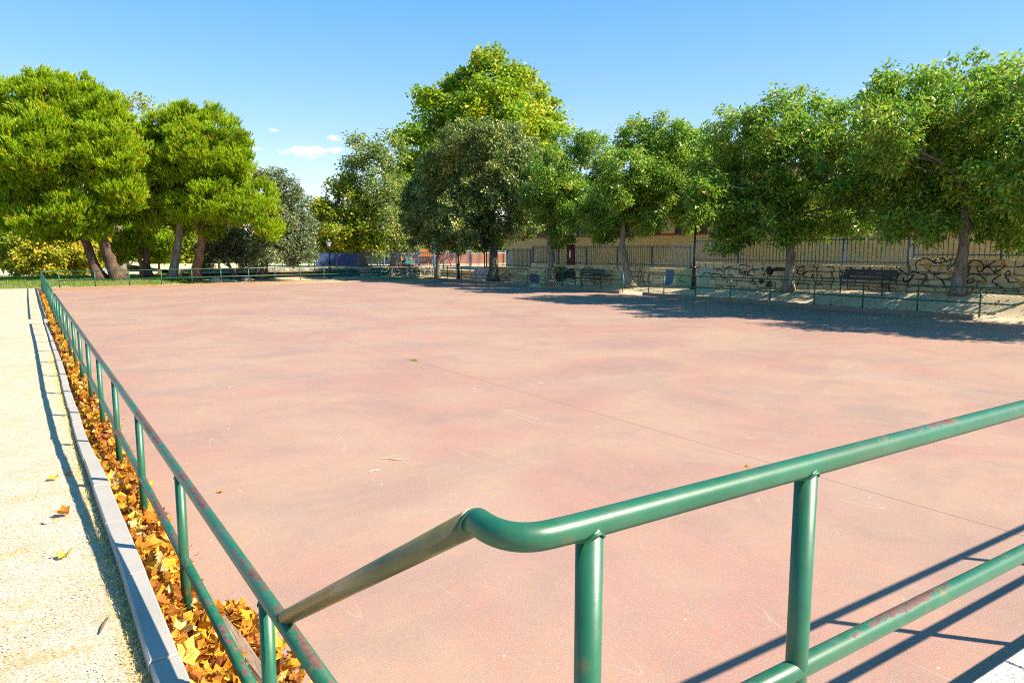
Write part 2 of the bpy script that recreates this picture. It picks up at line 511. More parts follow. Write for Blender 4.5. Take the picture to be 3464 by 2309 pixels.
# ------------------------------------------------------------------ mesh helpers
def mesh(name, V_, F_, mat=None, smooth=False, tint=None):
    me = bpy.data.meshes.new(name)
    V_ = np.asarray(V_, dtype=np.float32).reshape(-1, 3)
    if isinstance(F_, np.ndarray):
        k = F_.shape[1]
        me.vertices.add(len(V_))
        me.vertices.foreach_set('co', V_.ravel())
        me.loops.add(F_.size)
        me.loops.foreach_set('vertex_index', F_.ravel().astype(np.int32))
        me.polygons.add(len(F_))
        me.polygons.foreach_set('loop_start', np.arange(0, F_.size, k, dtype=np.int32))
        me.polygons.foreach_set('loop_total', np.full(len(F_), k, dtype=np.int32))
        me.update(calc_edges=True)
        me.validate()
    else:
        me.from_pydata(V_.tolist(), [], F_)
        me.update()
    if mat:
        me.materials.append(MT[mat])
    if smooth is True:
        me.polygons.foreach_set('use_smooth', np.ones(len(me.polygons), dtype=bool))
    if tint is not None:
        a = me.attributes.new('tint', 'FLOAT', 'FACE')
        a.data.foreach_set('value', np.asarray(tint, dtype=np.float32))
    return me


def ob(name, me, parent=None, loc=(0, 0, 0), rot=(0, 0, 0), **props):
    o = bpy.data.objects.new(name, me)
    COL.objects.link(o)
    o.location = loc
    o.rotation_euler = rot
    if parent is not None:
        o.parent = parent
    for k, v in props.items():
        o[k] = v
    return o


def thing(name, label, cat, loc=(0, 0, 0), rotz=0, group=None):
    o = ob(name, None, None, loc, (0, 0, rotz), label=label, category=cat)
    o.empty_display_size = 0.2
    if group:
        o['group'] = group
    return o


class B:
    """collects polygons"""
    def __init__(s):
        s.V = []
        s.F = []

    def add(s, V_, F_):
        n = len(s.V)
        s.V += [tuple(v) for v in V_]
        s.F += [tuple(i + n for i in f) for f in F_]
        return s

    def box(s, x0, x1, y0, y1, z0, z1):
        v = [(x, y, z) for z in (z0, z1) for y in (y0, y1) for x in (x0, x1)]
        return s.add(v, [(0, 2, 3, 1), (4, 5, 7, 6), (0, 1, 5, 4), (2, 6, 7, 3), (0, 4, 6, 2), (1, 3, 7, 5)])

    def prism(s, ring0, ring1):
        n = len(ring0)
        f = [tuple(range(n))[::-1], tuple(range(n, 2 * n))]
        f += [(i, (i + 1) % n, n + (i + 1) % n, n + i) for i in range(n)]
        return s.add(list(ring0) + list(ring1), f)

    def tube(s, pts, rad, seg=12, cap=True):
        pts = [Vector(p) for p in pts]
        if not hasattr(rad, '__len__'):
            rad = [rad] * len(pts)
        tang = []
        for i in range(len(pts)):
            a = pts[max(i - 1, 0)]
            b = pts[min(i + 1, len(pts) - 1)]
            t0 = (pts[i] - a).normalized() if i else (b - pts[i]).normalized()
            t1 = (b - pts[i]).normalized() if i < len(pts) - 1 else t0
            tang.append(((t0 + t1).normalized(), t0.dot(((t0 + t1).normalized()))))
        ref = Vector((0, 0, 1)) if abs(tang[0][0].z) < 0.9 else Vector((0, 1, 0))
        x = tang[0][0].cross(ref).normalized()
        vv = []
        for p, r, (t, c) in zip(pts, rad, tang):
            x = (x - t * x.dot(t)).normalized()
            y = t.cross(x)
            for k in range(seg):
                a = 2 * math.pi * k / seg
                vv.append(p + (x * math.cos(a) + y * math.sin(a)) * r)
        f = []
        for i in range(len(pts) - 1):
            for k in range(seg):
                k2 = (k + 1) % seg
                f.append((i * seg + k, i * seg + k2, (i + 1) * seg + k2, (i + 1) * seg + k))
        if cap:
            f.append(tuple(range(seg))[::-1])
            f.append(tuple((len(pts) - 1) * seg + k for k in range(seg)))
        return s.add(vv, f)

    def lathe(s, prof, seg=14, cx=0, cy=0):
        """prof: (radius, z) from the bottom up"""
        vv = []
        for r, z in prof:
            for k in range(seg):
                a = 2 * math.pi * k / seg
                vv.append((cx + r * math.cos(a), cy + r * math.sin(a), z))
        f = []
        for i in range(len(prof) - 1):
            for k in range(seg):
                k2 = (k + 1) % seg
                f.append((i * seg + k, i * seg + k2, (i + 1) * seg + k2, (i + 1) * seg + k))
        f.append(tuple(range(seg))[::-1])
        f.append(tuple((len(prof) - 1) * seg + k for k in range(seg)))
        return s.add(vv, f)

    def me(s, name, mat, smooth=False):
        m = mesh(name, s.V, s.F, mat)
        if smooth:
            for p in m.polygons:
                p.use_smooth = len(p.vertices) <= 4
        return m


def grid(xs, ys, zf, name, mat, smooth=True):
    X, Y = np.meshgrid(np.asarray(xs, float), np.asarray(ys, float))
    Z = np.vectorize(zf)(X, Y)
    Vv = np.stack([X, Y, Z], -1).reshape(-1, 3)
    nx, ny = len(xs), len(ys)
    i = np.arange(ny - 1)[:, None] * nx + np.arange(nx - 1)[None]
    F_ = np.stack([i, i + 1, i + nx + 1, i + nx], -1).reshape(-1, 4)
    return mesh(name, Vv, F_, mat, smooth)


def sstep(t):
    t = max(0.0, min(1.0, t))
    return t * t * (3 - 2 * t)

# ------------------------------------------------------------------ setting
PZY = [-6, 0, 2.5, 3.5, 5.1, 6.8, 8.4, 11.4, 18.6, 24, 45]
PZZ = [.70, .66, .575, .535, .465, .40, .336, .287, .25, .19, .13]


def path_z(y):
    return float(np.interp(y, PZY, PZZ))


def kerb_z(y):
    return path_z(y) + float(np.interp(y, [-6, 2, 4.5, 8, 12, 45], [.045, .05, .055, .04, .025, .02]))


def bank_z(y):
    return float(np.interp(y, [8, 11.6, 15.2, 18.7, 23.5, 27.5, 34.5, 50], [.78, .75, .65, .54, .36, .25, .09, .08]))


def strip_z(x, y):
    return .06 + (bank_z(y) - .06) * sstep((x - 24.45) / 1.5) - .11 * max(0.0, (24.45 - x) / .25)


def park_z(x, y):
    a = float(np.interp(y, [44.5, 47, 49, 52, 57, 68, 90, 135, 400, 12000], [-.3, .06, .28, .36, .34, -.30, -1.1, -2.4, -3, -4]))
    b = float(np.interp(y, [45.5, 46.3, 50, 54, 57, 68, 90, 135, 400, 12000], [-.3, .07, .08, .30, .34, -.30, -1.1, -2.4, -3, -4]))
    return a + (b - a) * sstep((x - 7.5) / 3.5)


FARL, FARR = Vector((0.75, 45.25, 0)), Vector((24.3, 48.4, 0))      # far railing line


def far_y(x):
    return FARL.y + (x - FARL.x) * (FARR.y - FARL.y) / (FARR.x - FARL.x)


ob('ground', grid([-6000, -400, -60, -15, -5, 0, 4, 8, 12, 16, 20, 24, 28, 40, 80, 400, 6000],
                  [-3000, -60, 0, 30, 44.5, 46, 47, 48, 49, 50.5, 52, 55, 58, 66, 75, 90, 110, 135, 200, 400, 2000, 8200],
                  park_z, 'ground', 'park'), kind='structure')
# mountain ridge seen through the gap between the trees
azs = np.radians(np.linspace(2, 62, 90))
mr = np.random.default_rng(3)
rid = [0.16 + 0.92 * math.exp(-((math.degrees(a) - 19.6) / 3.6) ** 2) + .5 * sstep((math.degrees(a) - 20) / 4) + 0.10 * math.sin(a * 37) + 0.05 * math.sin(a * 91 + 1) + 0.03 * mr.normal() for a in azs]
Vm, Fm = [], []
rows = [(5200, -0.02), (5600, .25), (6000, .55), (6500, .8), (7000, 1.0), (8000, .5)]
for d, h in rows:
    for k, a in enumerate(azs):
        Vm.append((d * math.sin(a), d * math.cos(a), -10 + 395 * rid[k] * h + (mr.normal() * 14 if 0 < h < 1 else 0)))
n = len(azs)
for r in range(len(rows) - 1):
    for k in range(n - 1):
        Fm.append((r * n + k, r * n + k + 1, (r + 1) * n + k + 1, (r + 1) * n + k))
ob('mountain', mesh('mountain', Vm, Fm, 'mountain', True), kind='structure')

# rink: a bed and cast slabs with saw-cut joints between them
rink = ob('rink', B().box(.62, 24.2, 1.1, 45.0, -.30, -.035).me('rink', 'joint'), kind='structure')
xs = [.62, 6.29, 12.3, 18.3, 24.22]
ys = [1.12, 7.12, 13.12, 19.12, 25.12, 31.12, 37.12, 43.12]
for i in range(4):
    for j in range(len(ys)):
        g_ = 0.0035
        x0, x1 = xs[i] + g_, xs[i + 1] - g_
        y0 = ys[j] + g_
        ya, yb = (ys[j + 1] - g_,) * 2 if j + 1 < len(ys) else (far_y(x0) - .12, far_y(x1) - .12)
        b = B().prism([(x0, y0, -.16), (x1, y0, -.16), (x1, yb, -.16), (x0, ya, -.16)],
                      [(x0, y0, 0), (x1, y0, 0), (x1, yb, 0), (x0, ya, 0)])
        ob('slab', b.me('slab', 'rink'), rink)

# gravel path on the left, rising towards the terrace
KO = [(-6, .27), (2.82, .297), (4.32, .314), (5.4, .308), (7.93, .304), (10.54, .32), (13.98, .342), (18.88, .356), (24.47, .361), (35.32, .397), (44.2, .42)]
KI = [(-6, .40), (2.74, .407), (4.4, .414), (6.14, .416), (7.72, .398), (9.5, .404), (11.15, .412), (14.44, .426), (17.98, .42), (22.05, .435), (35.26, .477), (44.2, .50)]
ko = lambda y: float(np.interp(y, *zip(*KO)))
ki = lambda y: float(np.interp(y, *zip(*KI)))
yy = np.concatenate([np.arange(-6, 2, 1.0), np.arange(2, 10, .12), np.arange(10, 20, .4), np.arange(20, 46.1, 1.0)])
tt = np.concatenate([np.linspace(0, .12, 10), np.linspace(.14, 1.2, 16), np.linspace(1.5, 3, 8), [4, 6, 9, 14]])
pr = np.random.default_rng(5)
Vp = []
for y in yy:
    for t in tt:
        z = path_z(y) - 0.010 - 0.02 * math.exp(-t / .05) * 0.5 + 0.004 * math.sin(7 * y + 9 * t) + pr.normal() * .0022
        Vp.append((ko(y) + .004 - t, y, z))
ny_, nx_ = len(yy), len(tt)
i_ = np.arange(ny_ - 1)[:, None] * nx_ + np.arange(nx_ - 1)[None]
ob('gravel_path', mesh('gravel_path', Vp, np.stack([i_, i_ + nx_, i_ + nx_ + 1, i_ + 1], -1).reshape(-1, 4), 'sand', True), kind='structure')

# kerb of concrete stones
kerb = ob('kerb', None, kind='structure')
y = 1.0
jr = random.Random(2)
while y < 44:
    y1 = y + 1.0
    g_ = .0035
    dz = jr.uniform(-.006, .006)
    dx = jr.uniform(-.004, .004)
    a, c = y + g_, y1 - g_
    za, zc = kerb_z(a) + dz, kerb_z(c) + dz + jr.uniform(-.003, .003)
    e = .008
    b = B()
    base = [(ko(a) + dx, a, za - .45), (ki(a) + dx, a, za - .45), (ki(c) + dx, c, zc - .45), (ko(c) + dx, c, zc - .45)]
    mid_ = [(ko(a) + dx, a, za - e), (ki(a) + dx, a, za - e), (ki(c) + dx, c, zc - e), (ko(c) + dx, c, zc - e)]
    top = [(ko(a) + dx + e, a + e * .6, za), (ki(a) + dx - e, a + e * .6, za), (ki(c) + dx - e, c - e * .6, zc), (ko(c) + dx + e, c - e * .6, zc)]
    b.prism(base, mid_)
    b.prism(mid_, top)
    ob('kerb_stone', b.me('kerb_stone', 'kerb'), kerb)
    y = y1

# soil of the leaf gutter between kerb and rink
ob('gutter_soil', grid([.40, .5, .6, .70, .79], np.arange(1.2, 45.3, .5), lambda x, y: .13 + .03 * math.sin(3 * y + 9 * x) * .4, 'gutter_soil', 'soil'), kind='structure')

# raised terrace on the near side (the camera stands over it), with a speckled coping
terrace = ob('terrace', B().box(.50, 26, -9, .70, -.3, .696).me('terrace', 'granite'), kind='structure')
x = .50
while x < 12:
    x1 = min(x + 1.2, 12)
    b = B()
    e = .012
    b.prism([(x + .003, .705, -.3), (x1 - .003, .705, -.3), (x1 - .003, 1.105, -.3), (x + .003, 1.105, -.3)],
            [(x + .003, .705, .70 - e), (x1 - .003, .705, .70 - e), (x1 - .003, 1.105, .70 - e), (x + .003, 1.105, .70 - e)])
    b.prism([(x + .003, .705, .70 - e), (x1 - .003, .705, .70 - e), (x1 - .003, 1.105, .70 - e), (x + .003, 1.105, .70 - e)],
            [(x + .003 + e / 2, .71, .70), (x1 - .003 - e / 2, .71, .70), (x1 - .003 - e / 2, 1.105 - e, .70), (x + .003 + e / 2, 1.105 - e, .70)])
    ob('coping_stone', b.me('coping_stone', 'granite'), terrace)
    x = x1

# sandy bank between right railing and wall, lawn beyond the far railing, playground behind the wall
ob('sandy_bank', grid(np.concatenate([[24.14, 24.2, 24.3, 24.45], np.arange(24.6, 26.8, .2), [27.4, 28.4, 30.0, 33.1]]), np.arange(1.0, 49.6, .4),
                      lambda x, y: (strip_z(x, y) if x < 26.9 else strip_z(26.6, y)) + .012 * math.sin(5 * x + 3 * y) * math.sin(2.1 * y), 'sandy_bank', 'bank'), kind='structure')
ob('lawn', grid(np.arange(-14, 9.1, 1), np.concatenate([np.arange(46.6, 58, .6), [58, 60, 62, 64]]),
                lambda x, y: (park_z(x, y) if y > far_y(x) + .6 else -.25) + .02 + .03 * math.sin(x * 1.1) * math.sin(y * .9), 'lawn', 'lawn'), kind='structure')
ob('courtyard_bounce', grid([27.0, 28.4, 30.0, 33.2], np.arange(1.0, 43.6, 1.0), lambda x, y: strip_z(26.6, y) + .03, 'courtyard_bounce', 'courtyard_bounce'), kind='structure')  # unseen pale sheet added behind the wall to bounce sun onto the facade
ob('paved_walk', grid([-30, -10, 0, 10, 22], [68.5, 70, 72, 74, 78], lambda x, y: park_z(x, y) + .05, 'paved_walk', 'pale_paving'), kind='structure')
ob('playground_ground', grid(np.linspace(9, 60, 20), [51.6, 55, 60, 70, 85, 110], lambda x, y: .58 if y < 86 else -.9, 'playground_ground', 'playground_sand'), kind='structure')
pg2 = grid([26.95, 29.6, 34, 60], [43.6, 46, 49, 51.7], lambda x, y: .575, 'playground_terrace', 'playground_sand')
ob('playground_terrace', pg2, kind='structure')

# ------------------------------------------------------------------ timber edging of the rink
def sleeper(parent, p, q, wdt, h, z0=-.02, mat='timber', e=.014):
    p, q = Vector(p), Vector(q)
    L = (q - p).length
    seg = 6
    b = B()
    rings = []
    for k in range(seg + 1):
        t = k / seg
        jit = jr.uniform(-.007, .007)
        jz = jr.uniform(-.010, .006)
        e2 = e + jr.uniform(-.004, .012)
        xx = (t - .5) * L
        w2 = wdt / 2
        rings.append([(xx, -w2 + jit, 0), (xx, w2 + jit, 0), (xx, w2 + jit, h - e2 + jz), (xx, w2 - e2 + jit, h + jz), (xx, -w2 + e + jit, h + jz), (xx, -w2 + jit, h - e + jz)])
    for k in range(seg):
        for m_ in range(6):
            b.add([rings[k][m_], rings[k][(m_ + 1) % 6], rings[k + 1][(m_ + 1) % 6], rings[k + 1][m_]], [(0, 1, 2, 3)])
    b.add(rings[0], [(0, 1, 2, 3, 4, 5)])
    b.add(rings[-1], [(5, 4, 3, 2, 1, 0)])
    c = (p + q) / 2
    o = ob('sleeper', b.me('sleeper', mat), parent, (c.x, c.y, z0), (0, 0, math.atan2(q.y - p.y, q.x - p.x)))
    return o


def edging(name, label, pts_, L, wdt, h, mat):
    t = thing(name, label, 'timber edging')
    for p, q in pts_:
        p, q = Vector(p), Vector(q)
        n_ = max(1, round((q - p).length / L))
        for k in range(n_):
            a = p.lerp(q, k / n_)
            c = p.lerp(q, (k + 1) / n_)
            d = (c - a).normalized() * .006
            sleeper(t, a + d + Vector((jr.uniform(-.008, .008), jr.uniform(-.008, .008), 0)), c - d, wdt, h + jr.uniform(-.01, .01), mat=mat)
    return t


edging('timber_edging', 'weathered timber sleepers lining the leaf-filled gutter left of the rink', [((.85, 3.0, 0), (.745, 4.6, 0)), ((.745, 4.6, 0), (.715, 6.9, 0)), ((.715, 6.9, 0), (.70, 44.6, 0))], 2.35, .075, .19, 'timber')
edging('timber_edging', 'sunlit timber sleepers along the far end of the rink under the pines', [((.95, far_y(.95) - .14, 0), (23.9, far_y(23.9) - .14, 0))], 2.5, .12, .17, 'timber_x')
edging('timber_edging', 'shaded timber sleepers on the right of the rink before the stone wall', [((24.15, 47.9, 0), (24.2, 35.0, 0)), ((24.2, 33.4, 0), (24.22, 26.9, 0)), ((24.22, 25.3, 0), (24.3, 10.85, 0))], 2.2, .13, .18, 'timber')

# ------------------------------------------------------------------ railings
RT = .0257


def arc(p, q, r, c, n=6):
    """rounded corner at c between p and q"""
    p, q, c = Vector(p), Vector(q), Vector(c)
    a = c + (p - c).normalized() * r
    b = c + (q - c).normalized() * r
    return [(a.lerp(c, t)).lerp(c.lerp(b, t), t) for t in [k / n for k in range(n + 1)]]


def post(parent, x, y, z0, z1, mat='post_green', bead=False, seg=14):
    o = ob('post', B().tube([(0, 0, z0), (0, 0, z1)], RT, seg).me('post', mat, True), parent, (x, y, 0))
    if bead:
        vv = B()
        ring = []
        for k in range(33):
            a = 2 * math.pi * k / 32
            zz = z1 - math.sqrt(RT ** 2 - (RT * .95 * math.sin(a)) ** 2)
            ring.append((math.cos(a) * (RT + .0015), math.sin(a) * (RT + .0015), zz - .001 + .0012 * math.sin(9 * a + x)))
        vv.tube(ring, .0034, 6)
        ob('weld_bead', vv.me('weld_bead', mat, True), o)
    return o


# left railing, first and second run, along the gutter
rl = thing('railing', 'long worn green railing running beside the leaf-filled gutter, nearest run', 'railing', group='railings round the rink')
lx = .62
ob('top_rail', B().tube([(lx, 1.55, 1.0), (lx, 2.6, 1.0), (lx, 8, 1.0), (lx, 15, .997), (lx, 22.85, 1.0)], RT, 20).me('top_rail', 'rail_worn', True), rl)
ob('mid_rail', B().tube([(lx, 1.55, .52), (lx, 5, .52), (lx, 12, .52), (lx, 22.85, .52)], RT * .95, 16).me('mid_rail', 'rail_worn', True), rl)
for k in range(13):
    yk = 2.48 + 1.695 * k
    if yk < 23:
        post(rl, lx, yk, .02, 1.0, bead=k < 2)
for zz in (1.0, .52):
    pass
post(rl, lx, 1.56, .02, 1.0)
r2 = thing('railing', 'second run of green railing beyond the gap, along the gutter', 'railing', group='railings round the rink')
e1 = arc((lx + .05, 30, 1), (FARR.x, FARR.y, 1), .35, (.72, far_y(.72), 1.0))
ob('top_rail', B().tube([(lx, 24.45, 1.0), (lx + .03, 34, 1.0)] + e1 + [(1.48, far_y(1.48), 1)], RT, 14).me('top_rail', 'rail_green', True), r2)
ob('mid_rail', B().tube([(lx, 24.45, .52), (lx + .03, 34, .52)] + [(p.x, p.y, .52) for p in e1] + [(1.48, far_y(1.48), .52)], RT * .95, 12).me('mid_rail', 'rail_green', True), r2)
for k in range(13):
    yk = 24.46 + 1.70 * k
    if yk < 45:
        post(r2, lx + .004 * (yk - 24), yk, .02, 1.0, seg=10)


def run(label, pts_, posts, h=1.0, mid=.52, name='railing'):
    t = thing(name, label, 'railing', group='railings round the rink')
    ob('top_rail', B().tube([(x, y, z) for x, y, z in pts_], RT, 12).me('top_rail', 'rail_green', True), t)
    ob('mid_rail', B().tube([(x, y, z - (h - mid)) for x, y, z in pts_], RT * .95, 12).me('mid_rail', 'rail_green', True), t)
    for x, y in posts:
        post(t, x, y, .02, h, seg=10)
    return t


fx = np.linspace(1.5, 23.2, 14)
run('green railing along the far end of the rink, in front of pines and lamp post', [(1.5, far_y(1.5), 1), (12, far_y(12), 1), (23.2, far_y(23.2), 1)], [(x, far_y(x)) for x in fx])
rx = lambda y: 24.33 + (48 - y) * .0055
run('shaded green railing at far right corner of the rink, under the dark trees', arc((20, far_y(20), 1), (24.36, 40, 1), .8, (24.3, far_y(24.3), 1)) + [(rx(40), 40, 1), (rx(35.05), 35.05, 1)],
    [(rx(y), y) for y in (46.6, 44.7, 42.8, 40.9, 39.0, 37.05, 35.07)])
run('short green railing between two gaps, before the far bench', [(rx(33.4), 33.4, 1), (rx(26.95), 26.95, 1)], [(rx(y), y) for y in (33.38, 31.8, 30.2, 28.55, 26.97)])
ey = 9.75
t = run('green railing at right, bent upwards past its end post, before the near bench', [(rx(25.2), 25.2, 1), (rx(17), 17, 1), (rx(10.8), 10.8, 1), (rx(9.95), 9.95, 1.0), (rx(9.75), 9.75, 1.03), (rx(9.6), 9.6, 1.1), (rx(8.6), 8.6, 1.7), (rx(8.4), 8.4, 1.76), (rx(7.9), 7.9, 1.78), (rx(6), 6.0, 1.78)],
        [(rx(y), y) for y in (25.18, 24.2, 22.3, 20.4, 18.45, 16.5, 14.6, 12.7, 10.8)])
post(t, rx(6.1), 6.1, .1, 1.78, seg=10)

# near railing on the terrace: its handrail slopes up from the left railing
nr = thing('railing', 'close-up green railing with a bent elbow, sloping down to the left railing', 'railing', group='railings round the rink')
YN = .992
ob('sloping_rail', B().tube([(lx + .003, 2.285, 1.004), (.656, 1.118, 1.70)], RT, 24).me('sloping_rail', 'rail_reflection', True), nr, label='worn sloping handrail, gravel reflection painted in as olive')
elb = [(.6563, 1.1150, 1.7005), (.657, 1.098, 1.706)] + [tuple(v) for v in arc((.657, 1.09, 1.705), (.83, YN, 1.70), .085, (.66, YN, 1.702), 12)] + [(.788, YN, 1.70)]
ob('weld_bead', B().tube([(lx + .004 + math.cos(a) * (RT + .001), 2.262 + .55 * math.sin(a) * RT, 1.018 + math.sin(a) * RT * .85) for a in np.linspace(0, 2 * math.pi, 21)], .003, 6).me('weld_bead', 'post_green', True), nr)
ob('weld_bead', B().tube([(.656 + math.cos(a) * (RT + .001), 1.1165 - .25 * math.sin(a) * RT, 1.7005 + math.sin(a) * (RT + .001)) for a in np.linspace(0, 2 * math.pi, 21)], .0035, 6).me('weld_bead', 'post_green', True), nr)
ob('top_rail', B().tube(elb + [(.9, YN, 1.70), (1.5, YN, 1.70), (3, YN, 1.70), (8.4, YN, 1.70)], RT, 28).me('top_rail', 'rail_green', True), nr)
ob('mid_rail', B().tube([(.829, YN, 1.2), (1.5, YN, 1.2), (3, YN, 1.20), (8.4, YN, 1.20)], RT, 24).me('mid_rail', 'rail_worn', True), nr)
for k, x in enumerate((.829, 1.478, 3.22, 5.04, 6.66, 8.35)):
    post(nr, x, YN, .66, 1.70, bead=k < 2, seg=24)

STROKES = [[(13.88,1.43),(13.93,1.65),(13.84,1.78),(13.66,1.85),(13.5,1.83),(13.34,1.74),(13.21,1.66)],[(14.08,1.37),(13.98,1.4),(13.89,1.34),(13.68,1.3),(13.54,1.28),(13.5,1.18),(13.63,1.01),(13.7,0.93)],[(13.22,1.85),(13.29,1.74),(13.11,1.69),(12.94,1.77),(12.97,1.84),(13.15,1.87)],[(12.91,1.72),(12.79,1.81),(12.59,1.82),(12.66,1.64),(12.79,1.51)],[(13.02,1.11),(12.77,1.17),(12.55,1.23)],[(13.2,1.21),(13.04,1.14),(12.94,1.04),(12.85,0.89),(12.79,0.78)],[(14.64,1.55),(14.47,1.42),(14.24,1.29),(14.04,1.24)],[(13.94,1.27),(14.06,1.13),(14.18,0.88),(14.07,0.81)],[(12.21,1.57),(12.13,1.73),(11.99,1.81),(11.83,1.78),(11.7,1.66),(11.68,1.54),(11.8,1.41),(11.9,1.56)],[(11.67,1.54),(11.52,1.66),(11.39,1.76),(11.33,1.81)],[(11.61,1.66),(11.37,1.44),(11.22,1.35)],[(11.03,1.67),(11.19,1.5),(11.39,1.44)],[(11.14,1.35),(11.28,1.25),(11.39,1.12),(11.27,1.03),(11.1,0.94),(10.96,0.82)],[(11.05,1.33),(10.95,1.48),(10.87,1.38),(11.0,1.31),(10.9,1.12)],[(12.16,1.12),(12.04,1.2),(11.95,1.15),(11.99,1.07),(12.13,1.04),(12.17,1.11)],[(12.19,1.22),(12.05,1.35),(11.86,1.33),(11.7,1.26),(11.57,1.12)],[(12.14,0.87),(12.02,0.93),(11.95,0.87),(12.01,0.79)],[(14.51,1.28),(14.61,1.03),(14.54,0.84)],[(14.34,1.15),(14.3,0.99),(14.06,1.1)],[(10.72,1.61),(10.55,1.63),(10.49,1.71)],[(12.12,1.63),(12.13,1.45),(12.2,1.35)],[(13.48,1.44),(13.28,1.29),(13.03,1.32)],[(12.55,1.16),(12.57,0.98)],[(18.42,1.5),(18.74,1.35),(18.66,1.15),(18.47,1.18),(18.28,1.3),(18.49,1.06)],[(18.03,1.51),(17.87,1.42),(17.74,1.5)],[(17.87,1.42),(17.81,1.06)],[(18.07,0.99),(18.03,1.19),(17.96,0.91)],[(17.72,1.17),(17.59,1.04),(17.7,0.78)],[(18.7,0.68),(18.65,0.88),(18.59,1.03)],[(17.43,1.46),(17.18,1.47),(17.08,1.33),(17.17,1.27)],[(17.24,1.33),(17.1,1.02),(17.2,0.71)],[(16.84,1.34),(16.75,1.34),(16.77,1.09),(16.84,1.09),(16.84,1.34)],[(16.49,1.48),(16.23,1.38),(16.25,1.27),(16.46,1.35)],[(21.73,1.06),(21.68,1.25),(21.63,1.06)],[(21.57,1.06),(21.54,1.22),(21.49,1.06)],[(21.44,1.06),(21.42,1.22),(21.37,1.07),(21.35,1.22)],[(21.29,1.26),(21.26,1.05),(21.23,1.23)],[(21.19,1.1),(21.12,1.23),(20.97,1.26),(20.92,1.11)],[(22.57,1.16),(22.34,1.36),(22.02,1.4)],[(21.74,1.37),(21.67,1.47),(21.21,1.44),(21.12,1.35)],[(23.27,1.01),(23.1,1.05),(22.73,0.96),(22.63,0.74)],[(22.34,0.65),(22.43,0.84),(22.68,0.87)],[(15.96,1.28),(15.89,1.49),(15.82,1.28)],[(15.73,1.28),(15.66,1.47),(15.51,1.29)],[(18.91,1.43),(18.58,1.44)],[(21.03,0.89),(20.79,0.65),(21.09,0.7)],[(18.63,1.15),(18.97,1.25)],[(28.14,0.49),(28.18,0.85),(28.06,1.06),(27.92,0.9),(28.02,0.67),(27.88,0.45)],[(27.7,1.05),(27.82,0.68),(27.65,0.37)],[(27.44,0.87),(27.49,0.47)],[(28.69,1.02),(29.1,1.01)],[(32.78,1.02),(32.31,1.13),(31.69,1.02),(31.24,1.1)],[(30.79,0.58),(30.5,0.78),(30.2,0.6),(30.49,0.35)],[(29.51,1.0),(29.43,0.63),(29.56,0.25)],[(29.1,1.01),(28.95,0.64),(29.14,0.36)],[(23.97,0.81),(23.76,1.02),(23.44,1.07),(23.12,0.84)],[(23.03,1.16),(22.78,1.25),(22.51,1.02)],[(25.09,0.94),(25.31,0.68),(24.85,0.57)],[(22.4,0.86),(22.21,1.03),(21.91,0.88)],[(30.22,1.12),(29.79,1.18),(29.65,1.0)],[(34.94,0.86),(34.6,1.03),(34.09,0.99)],[(44.92,0.59),(44.62,0.29),(44.78,-0.07)],[(44.31,0.61),(44.02,0.31)],[(43.13,0.68),(43.72,0.32),(43.8,-0.03)],[(42.91,0.49),(43.35,0.18),(42.7,0.01)],[(45.24,0.35),(45.4,0.07)]]
